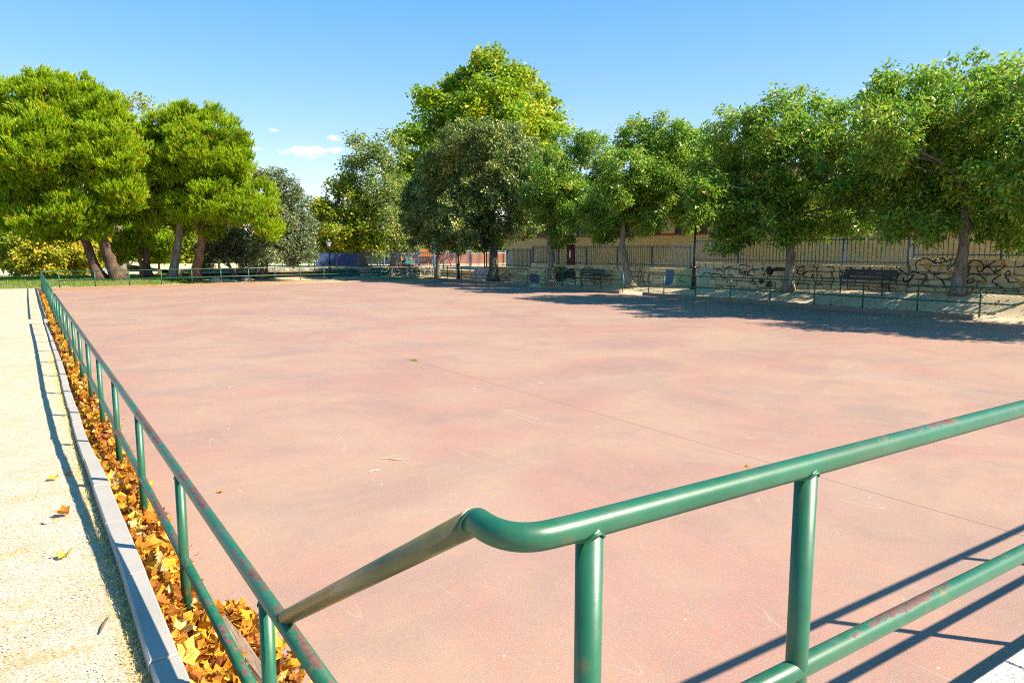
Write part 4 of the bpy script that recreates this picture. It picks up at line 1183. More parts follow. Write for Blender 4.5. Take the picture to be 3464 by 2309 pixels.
bench(25.42, 15.25, .52, 'dark slatted bench on the sand before the orange and black graffiti')
bench(25.55, 31.3, .15, 'dark slatted bench in shade between the third and fourth street tree')
LOBES = {'T1':[(24.37,13.28,6.59,1.35),(24.27,11.87,6.72,1.28),(28.43,12.44,7.31,1.43),(25.01,9.98,6.41,1.39),(26.09,14.4,5.1,1.46),(25.96,12.82,4.95,1.58),(25.82,11.14,4.79,1.58),(24.11,9.17,4.34,1.41),(25.74,14.01,3.73,0.93),(26.16,11.62,3.54,1.06),(26.16,10.41,3.3,1.01),(26.16,13.02,3.7,1.11),(22.15,12.65,5.67,0.99),(24.72,14.41,7.37,0.7),(23.91,13.26,2.92,0.44),(26.69,10.92,2.81,0.43),(24.02,11.91,2.89,0.42)],'T2':[(24.12,19.96,6.7,1.12),(24.38,18.5,6.87,1.13),(27.66,19.24,7.38,1.23),(25.96,16.55,6.64,1.11),(24.54,21.48,5.66,1.12),(24.94,19.95,5.07,1.45),(25.16,18.18,5.17,1.5),(24.64,15.96,5.05,1.28),(30.3,18.26,5.71,1.14),(23.43,19.98,3.84,1.06),(23.86,18.47,3.56,1.03),(27.33,19.1,4.04,1.36),(25.83,16.41,3.75,1.0),(24.34,20.4,2.68,0.67),(28.06,17.15,3.26,0.59),(26.36,17.58,3.01,0.58),(24.78,17.65,2.76,0.51),(21.81,19.7,4.44,0.68),(21.66,19.68,3.66,0.51)],'T3':[(26.19,27.93,7.65,1.04),(26.66,26.46,7.65,1.01),(29.25,27.12,7.5,0.99),(24.43,26.62,5.84,1.13),(28.58,28.63,6.4,1.41),(28.83,26.57,5.94,1.21),(28.71,25.73,6.87,0.74),(23.8,26.95,4.87,0.85),(27.9,29.21,4.71,1.26),(27.72,26.49,4.85,1.04),(28.16,25.32,4.51,0.73),(24.85,28.99,3.1,0.68),(25.67,26.43,3.63,0.65),(24.83,29.68,4.18,0.77),(28.19,26.29,3.68,0.52),(29.06,25.34,6.14,0.81),(27.87,24.62,5.03,0.71),(26.24,28.97,3.42,0.74),(25.81,27.64,4.12,0.74),(26.28,26.75,6.81,0.87),(28.58,27.38,6.89,0.91),(26.21,26.23,5.35,1.15),(25.2,26.83,5.62,0.86),(27.43,25.68,6.21,0.87)],'T4':[(26.72,34.41,7.81,1.11),(27.25,32.92,7.85,1.0),(29.3,33.74,7.41,0.87),(24.82,33.0,5.93,1.22),(28.8,35.3,6.12,1.44),(28.85,33.18,5.63,0.95),(25.44,34.09,4.21,1.1),(25.5,31.74,3.96,1.13),(28.86,34.22,3.78,0.8),(26.1,34.09,3.05,0.69),(24.5,34.53,5.2,0.84),(26.24,32.94,4.85,1.25),(25.59,35.03,6.96,1.03),(28.29,32.26,4.55,0.85),(25.53,33.39,5.5,1.0)],'T5':[(24.28,42.53,9.16,1.35),(25.19,40.71,9.2,1.22),(27.82,41.6,9.14,1.28),(27.18,38.63,7.57,1.03),(24.15,44.76,7.76,1.5),(25.3,42.4,7.23,1.76),(26.28,39.98,6.71,1.71),(26.56,38.06,5.85,1.1),(24.04,45.45,5.83,1.63),(24.3,41.87,4.87,1.73),(25.51,39.49,4.43,1.5),(27.86,40.6,4.15,1.08),(23.14,40.64,3.13,1.03),(26.47,41.71,2.98,0.99),(23.15,42.99,3.55,1.17),(24.6,40.9,3.24,1.05)],'T6':[(24.0,47.15,6.34,1.36),(24.26,46.26,7.5,1.13),(23.62,48.08,4.51,1.06),(23.3,45.39,4.21,1.42),(26.09,47.09,4.32,1.28),(23.21,47.53,3.24,0.84),(24.32,46.07,3.02,0.93),(25.07,44.65,2.71,0.72)],'PL':[(43.8,71.37,20.79,2.44),(45.38,68.15,19.93,1.91),(42.75,74.81,19.19,2.52),(42.07,66.23,16.82,3.07),(50.14,71.3,18.1,2.73),(39.41,74.98,16.94,2.48),(41.53,70.15,15.2,3.52),(42.74,62.84,13.47,3.29),(51.43,69.58,15.67,1.87),(37.29,74.53,13.19,2.61),(38.52,70.06,11.56,3.15),(37.21,76.71,10.17,2.17),(35.72,69.53,7.1,2.78),(36.59,77.11,6.54,1.85),(39.46,73.28,5.48,2.64),(41.71,69.28,9.19,3.2),(34.73,71.11,3.76,1.57),(39.11,76.48,19.4,1.0),(44.33,71.29,22.57,1.14)],'P2':[(26.04,63.21,10.6,1.32),(27.29,60.87,10.95,1.56),(26.16,64.34,8.62,1.35),(26.5,59.88,7.78,1.54),(25.32,64.63,9.65,0.67),(28.44,61.71,6.96,1.33),(26.17,61.79,6.1,1.31),(26.85,58.97,4.73,1.28),(28.01,63.56,3.02,1.37),(28.37,60.5,2.99,1.19),(25.2,63.44,11.85,0.53)],'P3':[(24.42,63.89,7.71,1.06),(24.67,62.18,6.07,1.3),(23.39,65.43,5.4,1.07),(23.18,61.98,3.99,1.29),(22.9,65.78,3.54,0.94),(22.97,64.51,2.46,0.93),(23.78,62.99,2.46,1.05),(22.13,64.11,5.83,0.47)],'P4':[(25.68,62.68,5.35,1.19),(25.59,61.21,3.75,1.3),(25.49,63.78,2.73,1.21),(25.79,60.45,2.46,1.04),(25.49,64.39,4.35,1.08)],'OAK':[(14.07,49.54,6.54,0.82),(14.53,48.56,5.83,0.87),(15.37,49.18,5.13,0.94),(13.8,48.17,4.65,1.14),(15.64,49.24,3.77,1.09),(14.33,49.24,2.98,1.27),(15.3,47.76,2.2,0.93),(13.12,48.13,2.2,0.95),(13.34,50.69,6.88,0.43),(14.7,48.39,1.72,0.78),(13.24,49.27,4.49,0.77)],'HOL':[(10.66,50.47,2.58,0.86),(9.9,50.42,2.01,0.72),(11.4,50.58,2.2,0.87),(10.32,49.98,3.33,0.76),(12.05,50.23,1.81,0.74),(11.72,50.14,3.16,0.87),(9.74,50.73,1.25,0.48),(12.16,48.51,1.26,0.53)],'A1':[(0.37,53.82,10.59,1.5),(1.81,51.5,10.63,1.51),(-0.38,55.65,8.69,1.64),(1.17,50.04,7.99,1.83),(0.05,55.69,6.22,1.66),(1.51,52.98,5.74,1.52),(-0.36,52.84,4.28,1.13),(0.74,50.83,3.64,0.85),(-1.39,57.92,9.96,1.68),(-1.39,54.35,6.4,1.59)],'A2':[(3.32,51.92,10.77,1.5),(4.48,49.82,9.73,1.29),(3.27,53.45,8.71,1.82),(4.68,48.34,7.73,1.44),(6.17,50.99,8.65,0.9),(3.33,51.98,6.11,1.79),(4.96,49.42,5.66,1.39),(2.46,49.29,4.21,1.1),(4.23,51.99,4.19,0.91),(5.68,49.73,6.75,1.06),(3.35,50.04,3.49,0.83),(2.04,52.66,3.54,0.99),(4.18,49.2,6.95,1.03),(2.12,50.68,6.96,1.37),(0.83,51.17,6.93,1.36),(3.88,49.3,7.94,1.19),(5.14,48.41,5.26,1.03)],'A3':[(6.48,52.16,7.36,0.93),(6.4,51.1,5.29,1.01),(6.04,52.77,4.44,0.85),(6.67,50.55,4.01,0.73)],'B1':[(7.95,50.9,9.67,1.01),(8.72,49.41,9.63,1.08),(8.02,51.95,8.17,1.32),(8.77,48.23,8.19,1.24),(7.44,52.21,6.32,1.04),(8.39,50.62,6.07,1.3),(7.7,49.91,4.73,0.91),(8.27,48.32,4.5,0.8),(8.36,51.15,3.88,0.75),(7.68,50.49,5.85,0.92),(8.14,48.7,7.15,1.16),(7.16,49.83,7.19,0.9)],'B2':[(10.01,49.05,9.61,1.09),(10.83,47.46,8.78,0.99),(10.75,49.74,7.77,1.4),(11.6,47.17,8.19,0.4),(10.14,50.55,6.33,1.42),(11.08,48.32,6.21,1.1),(12.35,46.47,5.34,0.81),(11.49,45.3,4.46,0.97),(13.05,47.92,4.06,0.9),(10.56,47.91,4.55,1.0),(12.45,45.85,3.09,0.63),(13.17,46.45,3.48,0.4),(9.27,47.49,4.32,0.8),(9.76,49.34,3.49,0.71),(10.35,48.5,4.75,0.92),(9.26,47.43,7.62,1.14),(9.66,46.77,5.0,1.06),(11.11,46.74,7.15,0.89)],'YP':[(5.5,51.98,2.38,0.74),(4.89,51.92,1.83,0.59),(6.2,52.1,2.66,0.71)],'YP2':[(8.07,57.78,1.99,0.8),(8.49,57.12,2.62,0.73),(7.6,58.58,1.99,0.64)],'MAP':[(2.02,67.38,2.43,1.26),(0.8,67.33,1.52,1.09),(3.15,67.41,1.62,1.21),(2.07,65.88,0.97,1.13),(3.99,66.81,1.05,0.88),(0.11,68.65,1.06,0.64),(4.27,65.56,1.97,0.8)],'SHR':[(-1.09,71.08,1.97,1.06),(-0.57,70.1,1.04,0.75),(-1.24,72.13,2.91,1.07),(0.14,69.42,2.77,0.88),(-2.13,73.01,1.73,1.2)],'TAL':[(8.53,66.45,13.62,0.89),(7.14,66.89,14.0,0.82),(9.25,66.36,13.23,0.59),(7.69,65.45,11.81,1.15),(6.81,68.72,12.64,1.2),(8.61,66.4,11.34,1.06),(-0.44,72.24,14.05,0.7),(-0.73,71.24,12.29,0.81)]}

# ------------------------------------------------------------------ trees
def unit(a):
    return a / np.maximum(np.linalg.norm(a, axis=1, keepdims=True), 1e-9)


def clumps(lobes, k, shell, r):
    P, O = [], []
    for x, y, z, rad in lobes:
        n = int(k * rad * rad) + 4
        d = unit(r.normal(size=(n, 3)))
        rr = rad * (shell + (1 - shell) * r.random(n) ** .6)
        rr *= 1 + .10 * r.normal(size=n)
        P.append(np.array([x, y, z]) + d * rr[:, None] * np.array([1, 1, .92]))
        O.append(d)
    return np.concatenate(P), np.concatenate(O)


def leaf_crown(lobes, r, k, crad, nleaf, L, W, droop, tint_bias=0.0, shell=.5, zmin=0.0, rs=1.13):
    lobes = [(a, b_, c_, d_ * rs) for a, b_, c_, d_ in lobes]
    C, O = clumps(lobes, k, shell, r)
    keep = C[:, 2] > zmin
    C, O = C[keep], O[keep]
    ct = np.clip(.45 + .17 * r.normal(size=len(C)) + tint_bias, 0, 1)
    cs = crad * (.65 + .7 * r.random(len(C)))
    nl = np.maximum(6, (nleaf * (.55 + .9 * r.random(len(C))))).astype(int)
    idx = np.repeat(np.arange(len(C)), nl)
    n = len(idx)
    off = unit(r.normal(size=(n, 3))) * (r.random(n) ** .45)[:, None] * cs[idx][:, None] * np.array([1, 1, .8])
    p = C[idx] + off
    ax = r.normal(size=(n, 3)) * .62 + off / cs[idx][:, None] * .5
    ax[:, 2] -= droop
    ax = unit(ax)
    sd = unit(np.cross(ax, r.normal(size=(n, 3)) * .62 + np.array(SUN) * .75))
    nr = np.cross(ax, sd)
    l_ = (L * (.65 + .6 * r.random(n)))[:, None]
    w_ = (W * (.7 + .5 * r.random(n)))[:, None]
    V0 = p
    V1 = p + ax * l_ * .45 + sd * w_ * .5 + nr * l_ * .06
    V2 = p + ax * l_ - nr * l_ * .05
    V3 = p + ax * l_ * .45 - sd * w_ * .5 + nr * l_ * .06
    Vv = np.stack([V0, V1, V2, V3], 1).reshape(-1, 3)
    F_ = np.arange(n * 4).reshape(-1, 4)
    tint = np.clip(ct[idx] + .25 * r.normal(size=n), 0, .97)
    dead = r.random(n) < .012
    tint[dead] = 1.0
    return Vv, F_, tint, C


def pine_crown(lobes, r, k, crad, ntuft, L, W, blades=7, shell=.6, zmin=0.0, rs=1.0):
    lobes = [(a, b_, c_, d_ * rs) for a, b_, c_, d_ in lobes]
    C, O = clumps(lobes, k, shell, r)
    keep = C[:, 2] > zmin
    C, O = C[keep], O[keep]
    ct = np.clip(.46 + .16 * r.normal(size=len(C)), 0, .9)
    nt_ = np.maximum(5, (ntuft * (.6 + .8 * r.random(len(C))))).astype(int)
    idx = np.repeat(np.arange(len(C)), nt_)
    n = len(idx)
    off = unit(r.normal(size=(n, 3))) * (r.random(n) ** .5)[:, None] * crad * np.array([1, 1, .75])
    p = C[idx] + off
    ax = O[idx] * .40 + off / crad * .30 + r.normal(size=(n, 3)) * .22
    ax[:, 2] += .95
    ax = unit(ax)
    tt_ = np.clip(ct[idx] + .12 * r.normal(size=n), 0, .93)
    tt_[(r.random(n) < .05)] = .99
    m = n * blades
    pi = np.repeat(p, blades, 0)
    ai = np.repeat(ax, blades, 0)
    st = r.random(m)[:, None]
    base = pi + ai * L * .55 * st
    d = unit(ai * 1.0 + r.normal(size=(m, 3)) * .27)
    s = unit(np.cross(d, r.normal(size=(m, 3)) * .5 + np.array(SUN) * .9)) * (W * .5)
    tip = base + d * L * (.55 + .45 * r.random(m))[:, None]
    Vv = np.stack([base - s, base + s, tip], 1).reshape(-1, 3)
    F_ = np.arange(m * 3).reshape(-1, 3)
    return Vv, F_, np.clip(np.repeat(tt_, blades) + .05 * r.normal(size=m), 0, 1), C


def limb_pts(a, b, r, bend=.12, n=5, sag=0.0):
    a, b = np.array(a, float), np.array(b, float)
    L = np.linalg.norm(b - a)
    o = []
    j = r.normal(size=3) * bend * L * .5
    for i in range(n + 1):
        t = i / n
        o.append(a + (b - a) * t + j * math.sin(math.pi * t) + np.array([0, 0, sag * L * math.sin(math.pi * t)]) + (r.normal(size=3) * .012 * L if 0 < i < n else 0))
    return o


def trunk_mesh(paths, mat, lobes, C, r, twigs, r_limb, hub_t=.75):
    """paths: list of ([points], r0, r1) for the trunks; limbs run from them to the lobes and on to the clumps"""
    b = B()
    hubs = []
    for pts_, r0, r1 in paths:
        P = [np.array(p, float) for p in pts_]
        # resample
        Q, rad = [], []
        for i in range(len(P) - 1):
            for k in range(4):
                t = k / 4
                Q.append(P[i] * (1 - t) + P[i + 1] * t)
        Q.append(P[-1])
        for i in range(len(Q)):
            t = i / (len(Q) - 1)
            fl = 1 + .75 * math.exp(-t * 14)
            rad.append((r0 + (r1 - r0) * t) * fl * (1 + .06 * r.normal()))
            if 0 < i < len(Q) - 1:
                Q[i] = Q[i] + r.normal(size=3) * r0 * .10
        b.tube([tuple(q) for q in Q], rad, 12)
        hubs.append((Q, r1))
    for li, (x, y, z, rd) in enumerate(lobes):
        c = np.array([x, y, z])
        bestd, src, rs = 1e9, None, .05
        for Q, r1 in hubs:
            for q in Q[int(len(Q) * hub_t):]:
                d_ = np.linalg.norm(c - q)
                if d_ < bestd:
                    bestd, src, rs = d_, q, r1
        pp = limb_pts(src, c, r, .10, 5, .04)
        rl_ = np.linspace(min(rs * .8, r_limb), r_limb * .28, len(pp))
        b.tube([tuple(p) for p in pp], list(rl_), 7)
        near = C[np.linalg.norm(C - c, axis=1) < rd * 1.15]
        if len(near):
            for t_ in near[r.choice(len(near), min(twigs, len(near)), replace=False)]:
                s_ = pp[r.integers(2, len(pp))]
                q2 = limb_pts(s_, t_, r, .14, 3)
                b.tube([tuple(p) for p in q2], [r_limb * .26, r_limb * .2, r_limb * .14, r_limb * .06], 5)
    return b.me('trunk', mat, True)


def make_tree(name, label, cat, key, paths, crown_mat, bark_mat, seed, group=None, kind='leaf', r_limb=.07, twigs=5, hub_t=.75, **kw):
    r = np.random.default_rng(seed)
    lob = LOBES[key] if isinstance(key, str) else key
    base = paths[0][0][0]
    t = thing(name, label, cat, tuple(base), group=group)
    base = np.array(base)
    if kind == 'leaf':
        Vv, F_, ti, C = leaf_crown(lob, r, **kw)
    else:
        Vv, F_, ti, C = pine_crown(lob, r, **kw)
    ob('crown', mesh('crown', Vv - base, F_, crown_mat, tint=ti), t)
    tm = trunk_mesh(paths, bark_mat, lob, C, r, twigs, r_limb, hub_t)
    o = ob('trunk', tm, t)
    co = np.empty(len(tm.vertices) * 3, np.float32)
    tm.vertices.foreach_get('co', co)
    tm.vertices.foreach_set('co', (co.reshape(-1, 3) - base).astype(np.float32).ravel())
    tm.update()
    return t


G1 = 'row of street trees on the sandy bank'
HB = dict(k=24, crad=.38, nleaf=92, L=.185, W=.078, droop=.62, shell=.45)
sz = lambda y: strip_z(25.7, y) - .04
make_tree('street_tree', 'bright green tree right of the near bench, the biggest at the right edge', 'tree', 'T1', [([(25.7, 12.0, sz(12)), (25.72, 12.0, 1.6), (25.66, 11.95, 2.6), (25.6, 11.9, 3.6)], .20, .13)], 'hackberry_leaf', 'bark_grey', 1, G1, tint_bias=.16, zmin=2.3, **HB)
make_tree('street_tree', 'green tree left of the near bench, before the black graffiti circles', 'tree', 'T2', [([(25.7, 18.5, sz(18.5)), (25.72, 18.45, 1.6), (25.7, 18.5, 2.6), (25.7, 18.4, 3.6)], .19, .12)], 'hackberry_leaf', 'bark_grey', 2, G1, tint_bias=.08, zmin=2.1, **HB)
make_tree('street_tree', 'pale-trunked leaning tree in the gap between two railings', 'tree', 'T3', [([(25.7, 27.7, sz(27.7)), (25.62, 28.0, 1.2), (25.55, 28.3, 2.4), (25.5, 28.2, 3.8)], .21, .13)], 'hackberry_leaf', 'bark_grey', 3, G1, tint_bias=.05, zmin=1.9, **HB)
make_tree('street_tree', 'narrow-trunked green tree beside the far bench and the maroon board', 'tree', 'T4', [([(25.7, 34.5, sz(34.5)), (25.7, 34.6, 1.5), (25.7, 34.7, 3.0), (25.7, 34.6, 4.2)], .22, .13)], 'hackberry_leaf', 'bark_grey', 4, G1, tint_bias=.0, zmin=1.9, **HB)
make_tree('street_tree', 'dense dark grey-green domed tree with a thick dark trunk before the wall', 'tree', 'T5', [([(25.5, 40.6, .05), (25.5, 40.6, 1.5), (25.5, 40.7, 3.0), (25.5, 40.8, 4.6)], .30, .20)], 'dark_leaf', 'bark_dark', 5, G1, k=24, crad=.42, nleaf=66, L=.22, W=.10, droop=.55, shell=.5, tint_bias=.06, zmin=1.8)
make_tree('street_tree', 'darkest tree at the far right corner, crown hanging low over the railing', 'tree', 'T6', [([(25.3, 48.0, .05), (25.3, 47.9, 1.5), (25.3, 47.7, 3.0), (25.2, 47, 4.6)], .15, .10)], 'dark_leaf', 'bark_dark', 6, G1, k=24, crad=.42, nleaf=66, L=.22, W=.10, droop=.55, shell=.5, tint_bias=-.05, zmin=1.6)
t0l = [(25.9 + a, 5.6 + b_, z, rr) for a, b_, z, rr in [(0, 0, 7.4, 1.6), (-1.6, .8, 6.6, 1.4), (1.2, -1, 6.6, 1.4), (-1.2, -1.6, 6.2, 1.4), (-.6, 1.8, 5.6, 1.3), (-2.0, 0, 4.8, 1.2), (.8, 1.4, 5.2, 1.2), (0, -.4, 5.0, 1.4), (-1.4, 1.6, 4.0, .9), (-1.2, -1.6, 4.2, 1.0)]]
make_tree('street_tree', 'green tree just outside the right edge, its shade on the rink', 'tree', t0l, [([(25.9, 5.6, .7), (25.9, 5.6, 2.2), (25.9, 5.6, 4)], .2, .12)], 'hackberry_leaf', 'bark_grey', 8, G1, k=16, crad=.5, nleaf=60, L=.22, W=.10, droop=.5, zmin=2.4)

GP = 'trees of the playground'
make_tree('plane_tree', 'tallest tree of all, yellow-green pointed crown rising behind the dark trees', 'tree', 'PL', [([(40.5, 71, .5), (40.5, 71, 5), (40.5, 71, 11), (40.5, 71, 18)], .45, .18)], 'plane_leaf', 'bark_grey', 9, GP, k=4.6, crad=1.05, nleaf=95, L=.40, W=.31, droop=.35, shell=.55, tint_bias=.06, r_limb=.12, hub_t=.25, twigs=3)
make_tree('poplar', 'loose silvery-green tree with sky gaps, left of the tallest tree', 'tree', 'P2', [([(28.0, 61, .55), (28, 61, 3), (27.6, 61.2, 6), (27, 61.5, 10)], .38, .14)], 'poplar_leaf', 'bark_dark', 10, GP, k=8, crad=.8, nleaf=48, L=.30, W=.15, droop=.3, shell=.4, r_limb=.10, hub_t=.3, twigs=5)
make_tree('plane_tree', 'yellowish tree over the blue sheet gate, right of the oak', 'tree', 'P3', [([(23.4, 64, .55), (23.5, 64, 3), (23.8, 64, 6), (24, 64, 8)], .34, .14)], 'yellow_green_leaf', 'bark_dark', 11, GP, k=10, crad=.75, nleaf=70, L=.29, W=.22, droop=.35, shell=.45, r_limb=.09, hub_t=.3, twigs=4)
make_tree('plane_tree', 'low olive-yellow tree standing at right end of the sheet gate', 'tree', 'P4', [([(25.4, 62.6, .55), (25.4, 62.6, 3), (25.5, 62.6, 5)], .36, .16)], 'yellow_green_leaf', 'bark_dark', 12, GP, k=10, crad=.75, nleaf=70, L=.29, W=.22, droop=.35, shell=.45, r_limb=.09, hub_t=.4, tint_bias=-.12)
plo = [(29.5, 62.5, 5.0, 1.6), (30.5, 62, 6.6, 1.7), (28.4, 63, 6.2, 1.5), (31.6, 61.6, 4.6, 1.4), (30.2, 62.6, 3.9, 1.1)]
make_tree('plane_tree', 'dark-trunked olive tree behind the far picket fence', 'tree', plo, [([(28.9, 60.4, .55), (29.1, 60.9, 2.5), (29.6, 61.6, 5)], .36, .18)], 'yellow_green_leaf', 'bark_dark', 13, GP, k=10, crad=.75, nleaf=70, L=.29, W=.22, droop=.35, shell=.45, r_limb=.09, hub_t=.4, tint_bias=-.10)

GO = 'trees of the park left of the wall'
make_tree('evergreen_oak', 'grey-green evergreen oak with several thin stems behind the far railing', 'tree', 'OAK', [([(13.0, 49.4, .22), (13.1, 49.4, 1.4), (13.5, 49.6, 2.8), (13.9, 49.8, 5.0)], .15, .08), ([(13.25, 49.5, .22), (13.5, 49.5, 1.5), (14.2, 49.7, 3.0)], .11, .06), ([(12.85, 49.5, .22), (12.5, 49.5, 1.3), (12.7, 49.7, 3.2)], .10, .06)], 'oak_leaf', 'bark_dark', 14, GO, k=30, crad=.40, nleaf=74, L=.16, W=.09, droop=.1, shell=.4, r_limb=.05, tint_bias=.06, zmin=1.1)
make_tree('evergreen_oak', 'low dark spreading oak with a leaning trunk, beneath the right pine', 'tree', 'HOL', [([(11.4, 49.6, .24), (11.2, 49.7, .8), (10.9, 49.9, 1.6), (10.7, 50.1, 3.0)], .13, .06), ([(11.42, 49.65, .3), (11.9, 49.9, 1.4), (12.2, 50.2, 2.4)], .08, .05)], 'oak_leaf', 'bark_dark', 15, GO, k=30, crad=.38, nleaf=70, L=.16, W=.09, droop=.1, shell=.35, r_limb=.045, tint_bias=-.10, zmin=.9)

GQ = 'stone pines on the lawn'
PN = dict(kind='pine', k=38, crad=.42, ntuft=30, L=.27, W=.05, blades=8, shell=.55, rs=1.15)
gq = lambda x, y: park_z(x, y) - .05
make_tree('stone_pine', 'leftmost big pine, dark trunk leaning left, its crown cut by the frame', 'pine', 'A1', [([(3.85, 50.5, gq(0, 50.5)), (3.45, 50.5, 1.6), (2.95, 50.5, 3.2), (2.4, 50.6, 5.5), (1.9, 50.6, 8)], .31, .16)], 'pine_needle', 'bark_pine', 21, GQ, r_limb=.10, hub_t=.4, zmin=2.4, **PN)
make_tree('stone_pine', 'big pine whose leaning trunk crosses its left neighbour, widest bright crown', 'pine', 'A2', [([(4.75, 50.0, gq(0, 50)), (4.35, 50, 1.6), (3.9, 50, 3.2), (3.8, 50, 5.5), (4.3, 50, 8.5)], .36, .17)], 'pine_needle', 'bark_pine', 22, GQ, r_limb=.10, hub_t=.4, zmin=2.5, **PN)
make_tree('stone_pine', 'slim straight pine standing between the two pairs of leaning pines', 'pine', 'A3', [([(6.55, 51.6, gq(0, 51.6)), (6.5, 51.6, 2), (6.4, 51.6, 4), (6.3, 51.6, 8)], .20, .12)], 'pine_needle', 'bark_pine', 23, GQ, r_limb=.08, hub_t=.4, zmin=2.6, **PN)
make_tree('stone_pine', 'pine leaning right with a pale sunlit trunk foot', 'pine', 'B1', [([(7.7, 50.2, gq(0, 50.2)), (8.0, 50.2, 1.6), (8.35, 50.2, 3.4), (8.2, 50.2, 6), (7.9, 50.2, 8.5)], .27, .14)], 'pine_needle', 'bark_grey', 24, GQ, r_limb=.08, hub_t=.4, zmin=3.0, **PN)
make_tree('stone_pine', 'rightmost pine with a reddish forked trunk and low right branch', 'pine', 'B2', [([(8.8, 49.0, gq(0, 49)), (9.15, 49, 1.6), (9.5, 49.05, 3.2), (9.9, 49.1, 5), (10.2, 49.1, 7.5)], .30, .13), ([(9.4, 49.02, 2.7), (9.1, 49.0, 3.5), (9.2, 49, 6)], .12, .08)], 'pine_needle', 'bark_red', 25, GQ, r_limb=.09, hub_t=.4, zmin=2.7, **PN)
make_tree('young_pine', 'small low pine with a red trunk beside the slim straight pine', 'pine', 'YP', [([(6.25, 51.7, gq(0, 51.7)), (6.2, 51.7, 1.2), (5.9, 51.7, 2.6)], .17, .09)], 'pine_needle', 'bark_red', 26, 'young pines', r_limb=.06, hub_t=.5, zmin=1.2, **PN)
make_tree('young_pine', 'small yellow-green pine behind the pale-footed leaning trunk', 'pine', 'YP2', [([(8.1, 58, gq(0, 58)), (8.1, 58, 1.6), (8.1, 58, 3)], .09, .05)], 'pine_needle', 'bark_red', 27, 'young pines', r_limb=.05, hub_t=.5, zmin=1.2, **PN)
make_tree('maple', 'bright yellow autumn tree low behind the left railing corner', 'tree', 'MAP', [([(2.0, 67.5, -.3), (2.0, 67.5, 1.0), (2.0, 67.5, 2.6)], .22, .12)], 'maple_leaf', 'bark_dark', 28, GO, k=18, crad=.55, nleaf=80, L=.24, W=.19, droop=.2, shell=.4, r_limb=.06, hub_t=.5, zmin=.3)
make_tree('shrub_tree', 'yellow-green bushy tree at the far left edge of the lawn', 'tree', 'SHR', [([(-.5, 71, -.4), (-.5, 71, 1.0), (-.5, 71, 2.6)], .16, .10)], 'yellow_green_leaf', 'bark_dark', 29, GO, k=18, crad=.55, nleaf=70, L=.24, W=.18, droop=.2, shell=.4, r_limb=.05, hub_t=.5, zmin=.2, tint_bias=.1)
make_tree('tall_tree', 'thin-branched tree with sparse yellowing leaves peeping above the pines', 'tree', 'TAL', [([(6.5, 66, .1), (6.4, 66, 5), (6, 66, 10), (5.6, 66, 13)], .25, .08)], 'yellow_green_leaf', 'bark_grey', 30, GO, k=6, crad=.55, nleaf=16, L=.26, W=.17, droop=.3, shell=.3, r_limb=.05, hub_t=.5, tint_bias=.12, twigs=7)

# belt of trees farther away, down the slope
far_spec = [(-9, 82, 5, 'yellow_green_leaf', 'yellow-green round tree far behind the bushy tree at left edge'), (-3, 96, 6.5, 'plane_leaf', 'tall green tree far behind the yellow autumn tree'), (4.5, 92, 4.6, 'maple_leaf', 'small yellow tree far away between the leaning pine trunks'),
            (9, 104, 6.5, 'plane_leaf', 'green tree far behind the two crossing pine trunks'), (14, 112, 6.0, 'yellow_green_leaf', 'olive tree far behind the slim pine'), (16.5, 96, 5.0, 'yellow_green_leaf', 'olive-yellow tree beyond the pale-footed pine trunk'),
            (24, 118, 6.5, 'plane_leaf', 'green tree far behind the red forked trunk'), (22, 98, 5.0, 'dark_leaf', 'dark tree far behind the low spreading oak'), (30, 112, 6.5, 'plane_leaf', 'round green tree far beyond the evergreen oak'),
            (33, 94, 5.0, 'yellow_green_leaf', 'yellowish tree far beyond the rubble wall, left of lamp'), (40, 98, 6.0, 'yellow_green_leaf', 'yellow-green tree beyond the playground, behind the sheet gate'), (47, 96, 6.5, 'maple_leaf', 'orange-yellow tree beyond the playground equipment'),
            (53, 90, 6.5, 'plane_leaf', 'green tree beyond the playground, left of the school'), (60, 92, 7, 'plane_leaf', 'green tree beyond the playground, hidden by the tallest tree')]
for i, (x, y, hgt, cm, lb) in enumerate(far_spec):
    rr_ = np.random.default_rng(100 + i)
    z0 = park_z(x, y)
    h_ = hgt * (1.35 if i < 8 else 1.0)
    lo = [(x, y, z0 + h_ * .72, h_ * .28)] + [(x + rr_.uniform(-.36, .36) * h_, y + rr_.uniform(-.2, .2) * h_, z0 + rr_.uniform(.32, .74) * h_, h_ * rr_.uniform(.17, .25)) for _ in range(7)]
    make_tree('distant_tree', lb, 'tree', lo, [([(x, y, z0 - .1), (x, y, z0 + h_ * .3), (x, y, z0 + h_ * .6)], .2, .1)], cm, 'bark_dark', 120 + i, 'distant trees beyond the park', k=8, crad=.8, nleaf=60, L=.42, W=.32, droop=.2, shell=.4, r_limb=.06, hub_t=.4, twigs=2)

